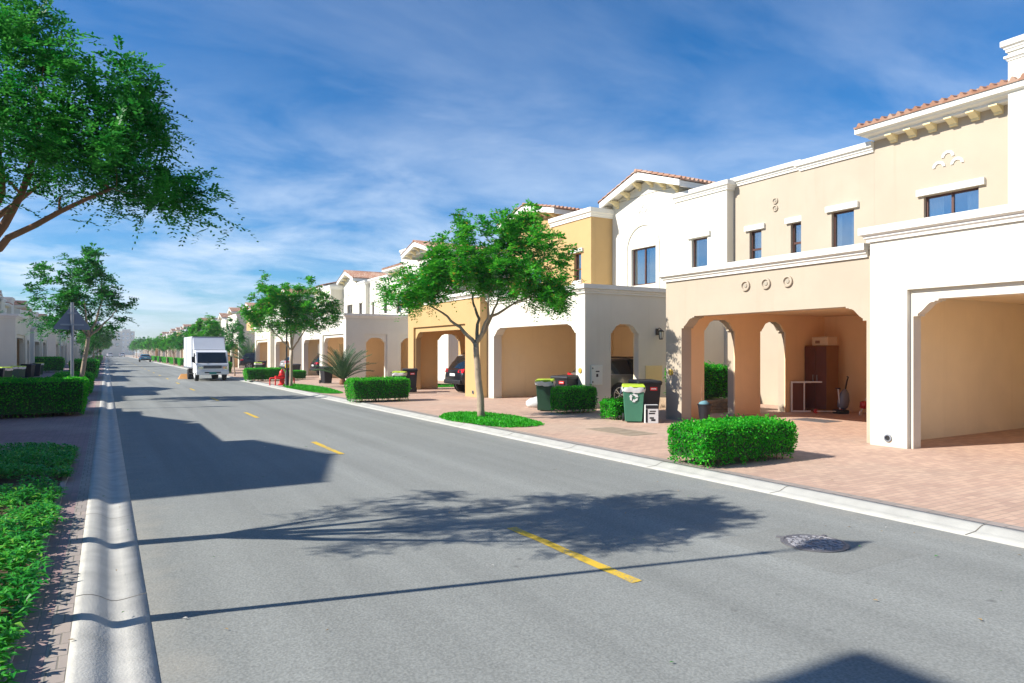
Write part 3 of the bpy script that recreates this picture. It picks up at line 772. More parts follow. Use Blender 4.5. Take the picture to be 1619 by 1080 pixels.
# ------------------------------------------------------------------ vegetation
def frond(mb, p, d, up, L_, n=6, lw=.03, ll=.09, droop=.35):
    """pinnate leaf: pairs of leaflets along a drooping rachis"""
    p = Vector(p); d = d.normalized(); s = d.cross(up)
    if s.length < 1e-3: s = d.orthogonal()
    s.normalize(); u = s.cross(d)
    vs = []; fs = []
    for i in range(n):
        t = (i + .6)/n
        c = p + d*(L_*t) - Vector((0, 0, 1))*(droop*L_*t*t)
        l = ll*(1 - .55*abs(t-.45)*1.4)
        for sg in (-1, 1):
            ax = (s*sg*.86 + d*.5 + u*random.uniform(-.7, .4) + d*random.uniform(-.3, .3)).normalized()
            wv = d*lw*.5
            k = len(vs)
            vs += [tuple(c), tuple(c + ax*l*.45 + wv), tuple(c + ax*l), tuple(c + ax*l*.5 - wv)]
            fs.append((k, k+1, k+2, k+3))
    mb.add(vs, fs)
def rdir(rg, zmin=-1, zmax=1):
    z = rg.uniform(zmin, zmax); a = rg.uniform(0, 2*PI); r = math.sqrt(1-z*z)
    return Vector((r*math.cos(a), r*math.sin(a), z))
def make_tree(seed, fork, limbs, clumps, nfr, L_, trunk_r, leaf, bark, lean=(0, 0), leaflets=6, ll=.10, lw=.034, rad=.42, trunk_pts=None, droop=1.0):
    """trunk to the fork, limb polylines, then branches to every clump; returns trunk MB and crown MB"""
    rg = random.Random(seed); random.seed(seed)
    tb = MB(); cb = MB()
    base = Vector((0, 0, -.05)); fk = Vector(fork)
    pts = [base]; rr = [trunk_r*1.25]
    n = 7
    for i in range(1, n+1):
        t = i/n
        pts.append(base.lerp(fk, t) + Vector((rg.uniform(-.02, .02), rg.uniform(-.02, .02), 0))*(1 if i < n else 0)); rr.append(trunk_r*(1.12 - .3*t))
    tb.tube(pts, rr, 10)
    nodes = []
    for lp in limbs:
        P = [fk - Vector((0, 0, .06))] + [Vector(q) for q in lp]
        Q = []
        for i in range(len(P)-1):
            for j in range(4):
                Q.append(P[i].lerp(P[i+1], j/4) + rdir(rg)*.025*(1 if (i or j) else 0))
        Q.append(P[-1])
        r0 = trunk_r*.62
        rad_ = [max(.014, r0*(1 - .8*i/(len(Q)-1))) for i in range(len(Q))]
        tb.tube(Q, rad_, 8)
        nodes += [(q, rad_[i]) for i, q in enumerate(Q) if i > len(Q)*.3]
    cl = sorted([Vector(c) for c in clumps], key=lambda c: min((c-q[0]).length for q in nodes))
    for ci in range(len(cl)):
        c = cl[ci]
        q, r = min(nodes, key=lambda q: (c-q[0]).length + (.6 if q[0].z > c.z + .1 else 0))
        ln = (c-q).length
        if ln < .08: continue
        if ln > .6: c = q + (c-q)*(.6/ln); ln = .6
        mid = q.lerp(c, .5) + rdir(rg)*ln*.10 + Vector((0, 0, ln*.06))
        r1 = min(r*.6, .010 + .012*ln)
        seg = [q, q.lerp(mid, .5) + rdir(rg)*.02, mid, mid.lerp(c, .5) + rdir(rg)*.02, c]
        cl[ci] = c
        tb.tube(seg, [r1, r1*.85, r1*.7, r1*.5, r1*.3], 5, cap=False)
        nodes += [(seg[2], r1*.7), (seg[3], r1*.5), (c, r1*.35)]
    cen = Vector((0, 0, 0))
    for c in cl: cen += c
    cen /= len(cl)
    for c in cl:
        out = (c - cen); out.z *= .6
        out = out.normalized() if out.length > .1 else Vector((0, 0, 1))
        k = int(nfr*rg.uniform(.55, 1.3))
        for i in range(k):
            d = (out*.55 + rdir(rg, -.45, .95)*1.0)
            p = c + rdir(rg)*rad*rg.random()**.7*.55 - d.normalized()*.08
            frond(cb, p, d, Vector((0, 0, 1)), L_*rg.uniform(.7, 1.25), leaflets, lw, ll, rg.uniform(.2, .7)*droop)
    return tb, cb
def dome_clumps(seed, n, cx, cy, z0, z1, rx, ry, hollow=.35, bumps=.3):
    rg = random.Random(seed); out = []
    ph = [rg.uniform(0, 6.28) for _ in range(4)]
    while len(out) < n:
        a = rg.uniform(0, 2*PI); u = rg.random()
        k = 1 + bumps*(math.sin(2*a+ph[0])*.5 + math.sin(3*a+ph[1])*.4 + math.sin(5*a+ph[2])*.3)
        rr = math.sqrt(rg.uniform(hollow**2, 1))
        zt = z0 + (z1-z0)*math.sqrt(max(0, 1-rr*rr))*(.85+.3*rg.random())*(1 + .15*math.sin(3*a+ph[3]))
        z = z0 + (zt-z0)*(rg.random()**.55) + rg.uniform(-.15, .15)
        c = Vector((cx + rr*k*rx*math.cos(a), cy + rr*k*ry*math.sin(a), z))
        if all((c-o).length > .22 for o in out[-40:]): out.append(c)
    return out
def put_tree(name, loc, tb, cb, leaf, bark, label, group):
    r_ = empty(name, loc, 0, label, 'tree', group)
    tb.build('trunk', bark, r_, smooth=True)
    cb.build('crown', leaf, r_, fix=False)
    return r_
G_T = 'street trees planted along both kerbs'
# nearest kerb tree (right): view direction maps picture-left to (-.86,+.51)
def scr(u, w, z):   # u = metres to the right across the view, w = metres away from the camera
    return (u*.8607 + w*.509, -u*.509 + w*.8607, z)
clA = []
rg = random.Random(5)
for (u, z, ru, rz, n) in ((-1.75, 3.62, 1.05, .48, 42), (-.7, 4.15, 1.1, .62, 52), (.55, 4.05, 1.1, .72, 56), (1.6, 3.75, .95, .62, 40), (.9, 5.0, .75, .55, 26), (-.35, 5.0, .45, .45, 9), (1.5, 4.75, .6, .4, 14), (2.2, 4.35, .35, .3, 6), (-2.2, 3.35, .5, .25, 8), (1.9, 3.2, .5, .2, 8)):
    for i in range(n):
        d = rdir(rg)*rg.random()**.4
        clA.append(scr(u + d.x*ru, d.y*1.5, z + d.z*rz))
for u, z in ((-.55, 5.55), (-.5, 5.3), (.1, 5.5), (1.35, 5.75), (.75, 5.6), (1.2, 5.5), (-2.6, 3.75), (-1.1, 4.95)): clA += [scr(u, random.uniform(-.3, .3), z), scr(u+.05, random.uniform(-.3, .3), z-.25)]
tb, cb = make_tree(11, scr(-.16, 0, 2.12), [[scr(-.62, .1, 2.55), scr(-1.1, .2, 2.95), scr(-1.7, .3, 3.3)], [scr(.16, -.05, 2.7), scr(.42, .1, 3.15), scr(.55, .2, 3.9)],
     [scr(.3, .1, 2.85), scr(.85, .3, 3.2), scr(1.45, .5, 3.5)], [scr(-.1, .4, 2.8), scr(-.3, .9, 3.4), scr(-.4, 1.1, 3.9)], [scr(.2, -.4, 2.8), scr(.2, -.9, 3.4)]],
     clA, 17, .36, .095, None, None, leaflets=7, ll=.14, lw=.048, rad=.5)
put_tree('street_tree', (8.93, 16.75, 0), tb, cb, M['leaf_tree'], M['bark'], 'young spreading tree on a round grass bed before the yellow house', G_T)
# big overhanging tree at left: trunk out of frame
clB = []
rg = random.Random(9)
for (u, z, ru, rz, rw, n) in ((1.35, 4.55, .55, .35, 1.0, 26), (1.75, 3.95, .6, .35, 1.0, 36), (2.4, 4.15, .42, .28, .6, 22), (2.5, 3.62, .5, .3, .7, 30), (2.0, 3.5, .55, .22, .9, 22), (1.35, 3.75, .5, .4, 1.0, 20), (.4, 4.5, .9, .6, 1.1, 30), (-.7, 4.2, 1.1, .7, 1.2, 34), (1.35, 5.0, .4, .25, .6, 9), (2.85, 3.3, .4, .1, .3, 9), (.5, 3.5, .6, .3, .9, 14), (2.75, 3.95, .22, .15, .3, 6)):
    for i in range(n):
        d = rdir(rg)*rg.random()**.4
        clB.append(scr(u + d.x*ru, d.y*rw*1.35, z + d.z*rz))
clB += [scr(3.1, 0, 3.22), scr(3.27, .05, 3.10), scr(2.95, .1, 3.28)]
tb, cb = make_tree(21, scr(-.1, 0, 2.25), [[scr(.5, -.05, 2.34), scr(1.1, 0, 2.60), scr(1.5, 0, 2.86), scr(2.35, .1, 3.33)], [scr(.5, .1, 2.42), scr(1.2, .12, 2.72), scr(1.5, .2, 3.3), scr(1.6, .3, 4.3)], [scr(-.5, .2, 2.9), scr(-.9, .3, 3.6)],
     [scr(.6, .4, 2.8), scr(1.2, .9, 3.6)], [scr(.6, -.4, 2.8), scr(1.1, -.8, 3.6)], [scr(1.0, .1, 2.75), scr(1.32, .15, 3.3), scr(1.2, .3, 4.1)]], clB, 15, .31, .12, None, None, leaflets=10, ll=.055, lw=.026, rad=.46, droop=.8)
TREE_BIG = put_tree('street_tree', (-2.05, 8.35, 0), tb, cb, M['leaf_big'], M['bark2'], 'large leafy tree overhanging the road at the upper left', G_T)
# second right tree and the general street-tree model
clC = dome_clumps(3, 150, 0, 0, 3.0, 5.75, 2.0, 2.0, .2, .35)
tb, cb = make_tree(31, (.05, .1, 2.0), [[(-.5, .3, 2.6), (-1.0, .8, 3.2), (-1.2, 1.1, 3.8)], [(.5, .2, 2.6), (.9, .4, 3.2), (1.1, .5, 3.9)], [(.0, -.5, 2.7), (.1, -1.1, 3.4)], [(0, .1, 2.8), (.0, .2, 3.6), (.1, 0, 4.4)], [(.2, .8, 3.0), (.3, 1.3, 3.6)]],
     clC, 22, .38, .085, None, None, leaflets=5, ll=.17, lw=.07, rad=.5)
TREE_C = put_tree('street_tree', (8.35, 36.9, 0), tb, cb, M['leaf_tree'], M['bark'], 'round crowned tree beside the black lamp post and red hydrant', G_T)
clD = dome_clumps(8, 85, .1, 0, 2.9, 5.9, 1.35, 1.5, .1, .4) + dome_clumps(18, 25, -.2, .9, 2.7, 3.6, .9, .7, .1, .4)
tb, cb = make_tree(41, (.35, .0, 2.5), [[(.6, .1, 3.1), (.8, .2, 3.9), (.8, .1, 4.7)], [(-.1, .3, 3.2), (-.5, .6, 3.8)], [(.9, -.2, 3.0), (1.3, -.3, 3.5)], [(.3, -.6, 3.2), (.2, -.9, 4.0)]],
     clD, 14, .38, .085, None, None, leaflets=5, ll=.17, lw=.07, rad=.5)
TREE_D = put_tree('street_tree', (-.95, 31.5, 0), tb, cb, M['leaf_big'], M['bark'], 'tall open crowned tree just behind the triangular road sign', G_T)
dup(TREE_C, (8.6, 75, 0), 1.3, 'bushy tree rising above the roof of the white truck', G_T, .95)
thin = dup(TREE_D, (8.7, 57.5, 0), 2.1, 'thin young tree on the right of the white truck', G_T, (.62, .62, .76))
dup(TREE_D, (-1.0, 61, 0), .4, 'slim young tree with a pale trunk beyond the sign on the left', G_T, (.4, .4, .62))
dup(TREE_C, (-1.3, 104, 0), 2.5, 'dense green tree far along the left kerb', G_T, 1.0)
for i, (x, y, s_) in enumerate(((8.6, 98, .85), (8.6, 112, .8), (8.7, 128, .85), (8.6, 146, .8), (8.6, 165, .9), (8.7, 186, .9), (8.6, 208, 1), (8.6, 232, 1), (8.6, 258, 1), (8.6, 285, 1),
                                (-1.3, 128, .9), (-1.2, 150, .9), (-1.3, 176, .9), (-1.3, 205, 1), (-1.3, 240, 1))):
    dup(TREE_C if i % 3 else TREE_D, (x, y, 0), i*1.7, 'small distant street tree far along the ' + ('right' if x > 0 else 'left') + ' kerb', 'distant street trees on the ' + ('right' if x > 0 else 'left'), s_)

def make_hedge(seed, sx, sy, sz, dens=1500, leaf=.035, rag=.05, taper=.06, base=.12, mat=None):
    """clipped hedge sx*sy*sz, centre at origin on the ground"""
    rg = random.Random(seed)
    core = MB(); n = 14
    import mathutils
    nz = mathutils.noise.noise
    def shape(p, q=1.0):
        x, y, z = p
        tz = z/sz
        k = (1 - taper*(1-tz)*1.5) * (1 - .05*max(0, tz-.8)/.2)
        w = 1 + .045*nz(Vector((x*1.7+seed, y*1.7, z*1.7)))
        return Vector((x*k*w, y*k*w, z*(1 + .03*nz(Vector((x*1.3, y*1.3+seed, 0))))))
    # core: slightly smaller dark box
    hx, hy, hz = sx/2-.05, sy/2-.05, sz-.05
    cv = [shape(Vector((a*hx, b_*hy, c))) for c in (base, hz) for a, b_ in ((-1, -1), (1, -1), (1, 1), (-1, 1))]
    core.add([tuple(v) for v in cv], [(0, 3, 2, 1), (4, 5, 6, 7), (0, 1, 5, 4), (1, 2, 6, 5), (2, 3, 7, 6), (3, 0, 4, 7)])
    tw = MB()
    ns = int(max(6, sx*sy*14))
    for i in range(ns):
        x, y = rg.uniform(-hx, hx)*.92, rg.uniform(-hy, hy)*.92
        p0 = Vector((x*.9, y*.9, -.03)); p1 = Vector((x + rg.uniform(-.1, .1), y + rg.uniform(-.1, .1), base+.2))
        tw.tube([p0, p0.lerp(p1, .5) + rdir(rg)*.02, p1], [.011, .009, .006], 4, cap=False)
    for i in range(int((sx+sy)*26)):
        f = rg.choice((0, 1))
        sgn = rg.choice((-1, 1))
        p = Vector((rg.uniform(-hx, hx), sgn*(hy+.01), rg.uniform(.02, sz*.5))) if f else Vector((sgn*(hx+.01), rg.uniform(-hy, hy), rg.uniform(.02, sz*.5)))
        q = p + Vector((rg.uniform(-.06, .06), rg.uniform(-.06, .06), rg.uniform(.06, .2)))
        tw.tube([shape(p), shape(q)], [.005, .003], 3, cap=False)
    lv = MB(); vs = []; fs = []
    A = [sx*sy, sx*sz, sx*sz, sy*sz, sy*sz]; tot = sum(A)
    cnt = int(tot*dens)
    rc = .10
    for i in range(cnt):
        r_ = rg.random()*tot; f = 0
        while r_ > A[f]: r_ -= A[f]; f += 1
        a, b_ = rg.uniform(-1, 1), rg.uniform(-1, 1)
        if f == 0: p = Vector((a*sx/2, b_*sy/2, sz)); nn = Vector((0, 0, 1))
        else:
            zz = (b_*.5+.5)
            if zz < .34 and rg.random() > zz/.34*.8 + .12: continue
            z = zz*sz
            if f in (1, 2): p = Vector((a*sx/2, (-1 if f == 1 else 1)*sy/2, z)); nn = Vector((0, -1 if f == 1 else 1, 0))
            else: p = Vector(((-1 if f == 3 else 1)*sx/2, a*sy/2, z)); nn = Vector((-1 if f == 3 else 1, 0, 0))
        # round the edges
        q = Vector((max(-sx/2+rc, min(sx/2-rc, p.x)), max(-sy/2+rc, min(sy/2-rc, p.y)), min(sz-rc, p.z)))
        dl = p - q
        if dl.length > rc: p = q + dl.normalized()*rc
        clump = nz(Vector((p.x*5+seed, p.y*5, p.z*5)))
        p = shape(p) + nn*(rg.uniform(-rag, rag*.45) + clump*rag*.7) + rdir(rg)*.012
        if p.z < .01: continue
        if rg.random() < .02: p += nn*rag*1.2
        d = (nn*.7 + rdir(rg)).normalized(); s_ = d.cross(rdir(rg)).normalized()
        l = leaf*rg.uniform(.7, 1.4); w = l*.32
        k = len(vs)
        vs += [tuple(p - d*l*.4), tuple(p + s_*w), tuple(p + d*l*.6), tuple(p - s_*w)]
        fs.append((k, k+1, k+2, k+3))
    lv.add(vs, fs)
    return core, tw, lv
def put_hedge(name, loc, args, label, group, cat='hedge', rz=0, kw={}):
    core, tw, lv = make_hedge(*args, **kw)
    r_ = empty(name, loc, rz, label, cat, group)
    core.add(tw.v, tw.f, 1); core.build('branches', [M['core'], M['twig']], r_); lv.build('foliage', M['leaf_hedge'], r_, fix=False)
    return r_
G_H = 'clipped hedges between the driveways'
put_hedge('hedge', (9.25, 8.2, 0), (1, 2.3, .92, .66), 'nearest clipped green hedge, standing alone on the pink drive', G_H, kw=dict(dens=2300, leaf=.042, rag=.065))
h2 = put_hedge('hedge', (8.85, 24.95, 0), (2, 2.35, 1.05, .86), 'clipped hedge in front of the yellow house with two bins behind it', G_H, kw=dict(dens=1300, leaf=.045))
dup(h2, (8.7, 46.2, 0), 0, 'clipped hedge left of the red hydrant, right of the truck', G_H, (1, 1.15, .95))
put_hedge('hedge', (12.35, 17.15, 0), (3, 1.35, .75, .78), 'small square hedge beside the dark green bin at the white corner', G_H, kw=dict(dens=1700, leaf=.04))
put_hedge('shrub', (12.15, 14.95, 0), (4, .62, .6, .52), 'low round shrub behind the pale green recycling bin', 'shrubs by the houses', 'shrub', kw=dict(dens=2300, leaf=.05, rag=.08))
put_hedge('shrub', (16.3, 15.9, .32), (5, 1.3, 1.7, 1.1), 'bushy shrub in the stone planter seen through the carport arch', 'shrubs by the houses', 'shrub', kw=dict(dens=1300, leaf=.055, rag=.1))
mb = MB()
rg = random.Random(4)
for r_ in range(4):
    x = 15.5
    while x < 17.1:
        w = rg.uniform(.18, .4); x1 = min(17.12, x+w)
        mb.box(x+.005, x1-.005, 14.85+rg.uniform(-.012, .012), 15.1, r_*.1, r_*.1+.092); x = x1
mb.box(15.52, 17.1, 15.1, 16.9, 0, .37)
tag(mb.build('planter', M['stone'], bevel=.01), 'low brown stone planter wall between the cream and white houses', 'planter')
h6 = put_hedge('hedge', (-2.0, 24.5, 0), (6, 3.05, 2.2, 1.05), 'wide dark shaded hedge on the left in front of the road sign', G_H, kw=dict(dens=900, leaf=.05))
dup(h2, (-1.25, 36.5, 0), PI/2, 'long low hedge on the left behind the sign post', G_H, (1.6, 1.4, 1.05))
dup(h2, (-1.35, 58, 0), PI/2, 'tall dark hedge beyond the sign on the left', G_H, (2.6, 1.6, 1.5))
dup(h2, (-1.5, 82, 0), PI/2, 'hedge further along the left kerb, beyond the slim tree', G_H, (2.6, 1.6, 1.3))
for i, y in enumerate((66, 78, 90, 103, 116, 131, 147, 163, 181, 200, 221)):
    dup(h2, (8.95, y, 0), PI/2 + .05*(i % 3), 'small distant clipped hedge beside the right kerb', 'distant hedges on the right', (1.9, 1.0, 1.15))
for i, y in enumerate((104, 124, 147, 170, 195)):
    dup(h2, (-1.5, y, 0), PI/2, 'small distant clipped hedge beside the left kerb', 'distant hedges on the left', (2.4, 1.5, 1.2))
for i, (x, y, s_) in enumerate(((-5.2, 75, 1.6), (10.9, 47.5, .7))):
    dup(h2, (x, y, 0), .3, ('leafy shrub by the left houses right of the bins', 'low hedge behind the red hydrant and lamp post')[i], 'shrubs by the houses', s_, 'shrub')

def grass_bed(name, cx, cy, rx, ry, n, h, label, rot=0, mat='grass', poly=None, blades=True):
    rg = random.Random(int(cx*100)); mb = MB(); vs = []; fs = []
    for i in range(n):
        a = rg.uniform(0, 2*PI); r_ = math.sqrt(rg.random())*(1 + .05*math.sin(5*a) + rg.uniform(-.03, .05))
        x = r_*rx*math.cos(a); y = r_*ry*math.sin(a)
        X = cx + x*math.cos(rot) - y*math.sin(rot); Y = cy + x*math.sin(rot) + y*math.cos(rot)
        hh = h*rg.uniform(.5, 1.2)*(1 - .5*max(0, r_-.75)/.25)
        for q in range(3):
            d = rdir(rg, .1, .9); w = rg.uniform(.008, .016)
            s_ = d.cross(Vector((0, 0, 1))).normalized()*w
            p = Vector((X + rg.uniform(-.03, .03), Y + rg.uniform(-.03, .03), 0)); t = p + Vector((d.x*.6, d.y*.6, .4 + d.z))*hh
            k = len(vs); m_ = p.lerp(t, .55)
            vs += [tuple(p), tuple(m_ + s_), tuple(t), tuple(m_ - s_)]; fs.append((k, k+1, k+2, k+3))
    mb.add(vs, fs)
    o = mb.build(name, M[mat], fix=False)
    tag(o, label, 'grass', None, 'stuff')
    sb = MB(); L_ = [(cx + rx*math.cos(t)*math.cos(rot) - ry*math.sin(t)*math.sin(rot), cy + rx*math.cos(t)*math.sin(rot) + ry*math.sin(t)*math.cos(rot)) for t in [2*PI*i/32 for i in range(32)]]
    sb.prism([L_], lambda a, b_, t: (a, b_, t), -.02, .008)
    tag(sb.build('bed_soil', M['soil']), 'soil under ' + label, 'soil', None, 'structure')
grass_bed('grass', 9.0, 16.55, .98, 2.15, 9000, .10, 'bright green grass oval round the nearest kerb tree')
grass_bed('grass', 8.85, 35.2, .75, 4.9, 7000, .11, 'bright green grass strip by the lamp post and hydrant')
grass_bed('grass', 8.9, 70, .7, 6, 1500, .14, 'green grass strip beyond the truck')
grass_bed('grass', 15.6, 34.6, 1.7, 1.6, 4000, .07, 'small lawn seen behind the black car through the arch')
# leafy groundcover in the left bed
mb = MB(); vs = []; fs = []; rg = random.Random(77)
import mathutils
for i in range(2700):
    y = 2.5 + 12.6*rg.random()**.9; x = -.5 - 2.0*rg.random()**1.2
    bump = mathutils.noise.noise(Vector((x*1.4, y*1.1, 3)))
    ex = -.48 + .2*mathutils.noise.noise(Vector((0, y*1.6, 9)))
    if x > ex - .02: x = ex - rg.random()*.1
    if 10.5 < y < 11.7 and bump < .42: continue
    if bump < -.38 and y < 14: continue
    hgt = (.20 + .12*bump)*min(1, .45 + (ex - x)*1.6)
    c = Vector((x, y, .02)); top = c + Vector((rg.uniform(-.06, .10), rg.uniform(-.08, .08), hgt))
    nl = 11 if y < 9 else 8
    for q in range(nl):
        t = .25 + .75*q/nl
        p = c.lerp(top, t); a = q*2.4 + rg.uniform(-.4, .4)
        d = Vector((math.cos(a), math.sin(a), rg.uniform(.0, .75))).normalized()
        l = rg.uniform(.075, .13); w = l*.17; s_ = d.cross(Vector((0, 0, 1))).normalized()*w
        up = s_.cross(d).normalized()
        if up.z < 0: up = -up
        k = len(vs); m1 = p + d*l*.5 + up*.008; tip = p + d*l - Vector((0, 0, .018))
        vs += [tuple(p), tuple(m1 + s_ + up*.006), tuple(tip), tuple(m1 - s_ + up*.006), tuple(m1)]
        fs += [(k, k+4, k+2, k+1), (k, k+3, k+2, k+4)]
mb.add(vs, fs)
tag(mb.build('groundcover', M['leaf_ground'], fix=False), 'bright leafy groundcover spilling over the left bed beside the gutter', 'groundcover', None, 'stuff')

def make_palm(seed, n, L_, hub=.35, label='', loc=(0, 0, 0)):
    rg = random.Random(seed); r_ = empty('palm', loc, 0, label, 'palm', 'young palms between the houses')
    tb = MB(); tb.lathe([(.17, -.05), (.2, .1), (.17, .25), (.10, hub), (.02, hub+.15)], n=12); tb.build('trunk', M['bark2'], r_, smooth=True)
    cb = MB(); st = MB()
    for i in range(n):
        a = i*2.399 + rg.uniform(-.2, .2); el = R(86 - 58*(i/n)**1.1); l = L_*rg.uniform(.8, 1.1)
        P = []
        for j in range(9):
            t = j/8
            e = el - t*t*R(38)
            if j == 0: P.append(Vector((.05*math.cos(a), .05*math.sin(a), hub-.05)))
            else: P.append(P[-1] + Vector((math.cos(a)*math.cos(e), math.sin(a)*math.cos(e), math.sin(e)))*l/8)
        st.tube(P, [.018*(1-.8*j/8)+.003 for j in range(9)], 5, cap=False)
        for j in range(28):
            t = .14 + .86*j/28; f = t*8; q = min(7, int(f)); c = P[q].lerp(P[q+1], f-q); d = (P[q+1]-P[q]).normalized()
            s_ = d.cross(Vector((0, 0, 1))).normalized(); u = s_.cross(d)
            for sg in (-1, 1):
                ax = (d*.75 + s_*sg*.65 + u*.3).normalized(); ll = .30*(1-.65*abs(t-.4)); w = d.cross(ax).cross(ax).normalized()*.012
                k0 = [tuple(c), tuple(c + ax*ll*.5 + w), tuple(c + ax*ll), tuple(c + ax*ll*.5 - w)]
                cb.add(k0, [(0, 1, 2, 3)])
    st.build('frond_stem', M['palm'], r_); cb.build('crown', M['palm'], r_, fix=False)
    return r_
PALM = make_palm(2, 48, 2.05, .35, 'grey green young palm beside the white house side wall', (11.7, 38.9, 0))
dup(PALM, (13.6, 80.5, 0), 1.1, 'palm in the gap right of the truck, before a grey wall', 'young palms between the houses', 1.5)
pl = dup(PALM, (-9.2, 71, 2.7), .5, 'dark palm rising over the roofs of the left houses', 'young palms between the houses', 1.35)
mb = MB(); mb.tube([(0, 0, -2.1), (.02, 0, -1), (0, .02, .2)], [.16, .14, .15], 10); mb.build('stem', M['bark2'], pl, smooth=True)

# ------------------------------------------------------------------ bins
G_B = 'wheelie bins put out by the houses'
def make_bin(body, lid, label, loc, rz, lidmat=None, liner=False, arrows=False, sticker=False, w=.58, d=.66, hgt=1.0):
    r_ = empty('wheelie_bin', loc, rz, label, 'bin', G_B)
    mb = MB()
    def ring(x0, x1, y, z): return [(-x0, -y, z), (x0, -y, z), (x1, y, z), (-x1, y, z)]
    lv = []
    for z, f in ((.03, .76), (.5, .88), (hgt*.88, .97), (hgt*.885, 1.03), (hgt*.93, 1.04)):
        lv += ring(w/2*f, w/2*f, d/2*f, z)
    fs = [(3, 2, 1, 0)]
    for i in range(4):
        for j in range(4):
            a = i*4+j; b_ = i*4+(j+1) % 4
            fs.append((a, b_, b_+4, a+4))
    fs.append((16, 17, 18, 19)); mb.add(lv, fs)
    mb.build('body', M[body], r_, bevel=.018)
    l = MB(); z = hgt*.932
    l.add([(-w*.54, -d*.56, z), (w*.54, -d*.56, z), (w*.54, d*.56, z), (-w*.54, d*.56, z), (-w*.5, -d*.5, z+.055), (w*.5, -d*.5, z+.055), (w*.5, d*.5, z+.075), (-w*.5, d*.5, z+.075)],
          [(3, 2, 1, 0), (4, 5, 6, 7), (0, 1, 5, 4), (1, 2, 6, 5), (2, 3, 7, 6), (3, 0, 4, 7)])
    l.build('lid', M[lidmat or lid], r_, bevel=.018)
    hd = MB(); hd.tube([(-w*.4, d*.56, z-.02), (-w*.4, d*.68, z+.01), (w*.4, d*.68, z+.01), (w*.4, d*.56, z-.02)], .016, 7); hd.build('handle', M[body], r_)
    for sx in (-1, 1):
        wh = MB(); wh.lathe([(.1, -.025), (.105, -.02), (.105, .02), (.1, .025), (.05, .026), (.045, .012), (0, .012)], (sx*w*.46, d*.44, .105), 18, axis='x'); wh.build('wheel', M['rubber'], r_)
    if liner:
        b_ = MB(); rg = random.Random(3); pts = []
        for zz, f in ((hgt*.80, 1.02), (hgt*.87, 1.10), (hgt*.935, 1.08)):
            for i in range(28):
                t = 2*PI*i/28; cx, cy = math.cos(t), math.sin(t); k = 1/max(abs(cx), abs(cy))
                pts.append((cx*k*w/2*f*rg.uniform(.985, 1.02), cy*k*d/2*f*rg.uniform(.985, 1.02), zz + rg.uniform(-.02, .02)))
        b_.add(pts, [(q*28+i, q*28+(i+1) % 28, (q+1)*28+(i+1) % 28, (q+1)*28+i) for q in range(2) for i in range(28)]); b_.build('bin_liner', M['bag'], r_, smooth=True)
    if arrows:
        a_ = MB(); yf = -d/2*.93 - .012
        for k in range(3):
            t0 = PI/2 + k*2*PI/3
            c, s_ = math.cos(t0), math.sin(t0)
            def rot(p): return (p[0]*c - p[1]*s_, p[0]*s_ + p[1]*c)
            bar = [(-.075, .045), (.02, .045), (.02, .022), (.085, .068), (.02, .114), (.02, .09), (-.05, .09)]
            a_.prism([[rot(p) for p in bar]], lambda a, b2, t: (a*1.1, yf + t - (b2)*.07, .66 + b2*1.1), -.004, .004)
        a_.build('recycling_symbol', M['plate'], r_)
    if sticker:
        s_ = MB(); s_.box(.0, .2, -d*.5-.012, -d*.5+.0, hgt*.745, hgt*.83); so = s_.build('sticker', M['red'], r_)
        t_ = MB()
        for i, (x0, x1) in enumerate(((.03, .05), (.058, .075), (.083, .1), (.107, .125), (.132, .17))): t_.box(x0, x1, -d*.5-.0145, -d*.5-.011, hgt*.772, hgt*.772+.03+.006*(i % 2))
        t_.build('lettering', M['plate'], so)
    return r_
VW = math.atan2(-.12, 1)   # helper angle
BIN_G = make_bin('green_plastic', 'lime', 'pale green recycling bin with lime lid and white arrows before the cream pillar', (12.05, 14.05, 0), R(-38), liner=True, arrows=True, w=.56, d=.56)
BIN_K = make_bin('black_plastic', 'black_plastic', 'tall black bin with a red sticker beside the cream pillar', (12.72, 14.35, 0), R(-20), sticker=True, w=.66, d=.74, hgt=1.1)
BIN_D = make_bin('dgreen_plastic', 'lime', 'dark green bin with lime lid in the white carport entrance', (11.95, 18.15, 0), R(-40), liner=True, w=.54, d=.56)
dup(BIN_K, (13.05, 18.6, 0), R(-70), 'black bin between the dark green bin and the white corner pillar', G_B)
for ch in list(bpy.data.objects):
    pass
dup(BIN_D, (11.35, 29.1, 0), R(60), 'green bin peeping over the hedge before the yellow pillar', G_B)
dup(BIN_K, (12.1, 29.75, 0), R(-20), 'black bin with red mark behind the hedge by the yellow pillar', G_B)
BIN_N = make_bin('black_plastic', 'black_plastic', 'grey black bin standing left of the palm', (11.25, 40.7, 0), R(10))
dup(BIN_N, (11.9, 51.2, 0), 0, 'black bin under the medallion carport right of the lamp tree', G_B)
dup(BIN_N, (11.3, 49.7, 0), 0.3, 'black bin just behind the lamp post and hydrant', G_B)
dup(BIN_D, (11.0, 60.5, 0), 0, 'green bin by the drive right of the truck', G_B)
dup(BIN_K, (11.6, 62.0, 0), R(-15), 'black bin by the drive right of the truck', G_B)
for i, (x, y, src, lab) in enumerate(((-5.0, 45.5, BIN_N, 'black bin at the left edge behind the dark hedge'), (-5.0, 49.0, BIN_D, 'green lidded bin at left behind the dark hedge'),
                      (-4.75, 53, BIN_D, 'lime lidded bin at the corner of the shaded end house'), (-4.85, 60.5, BIN_N, 'black bin before the left houses, left one of the pair'),
                      (-4.6, 63, BIN_N, 'black bin before the left houses, right one of the pair'), (-4.75, 68, BIN_D, 'green lidded bin beside the pair of left black bins'))):
    dup(src, (x, y, 0), .4*i, lab, G_B)

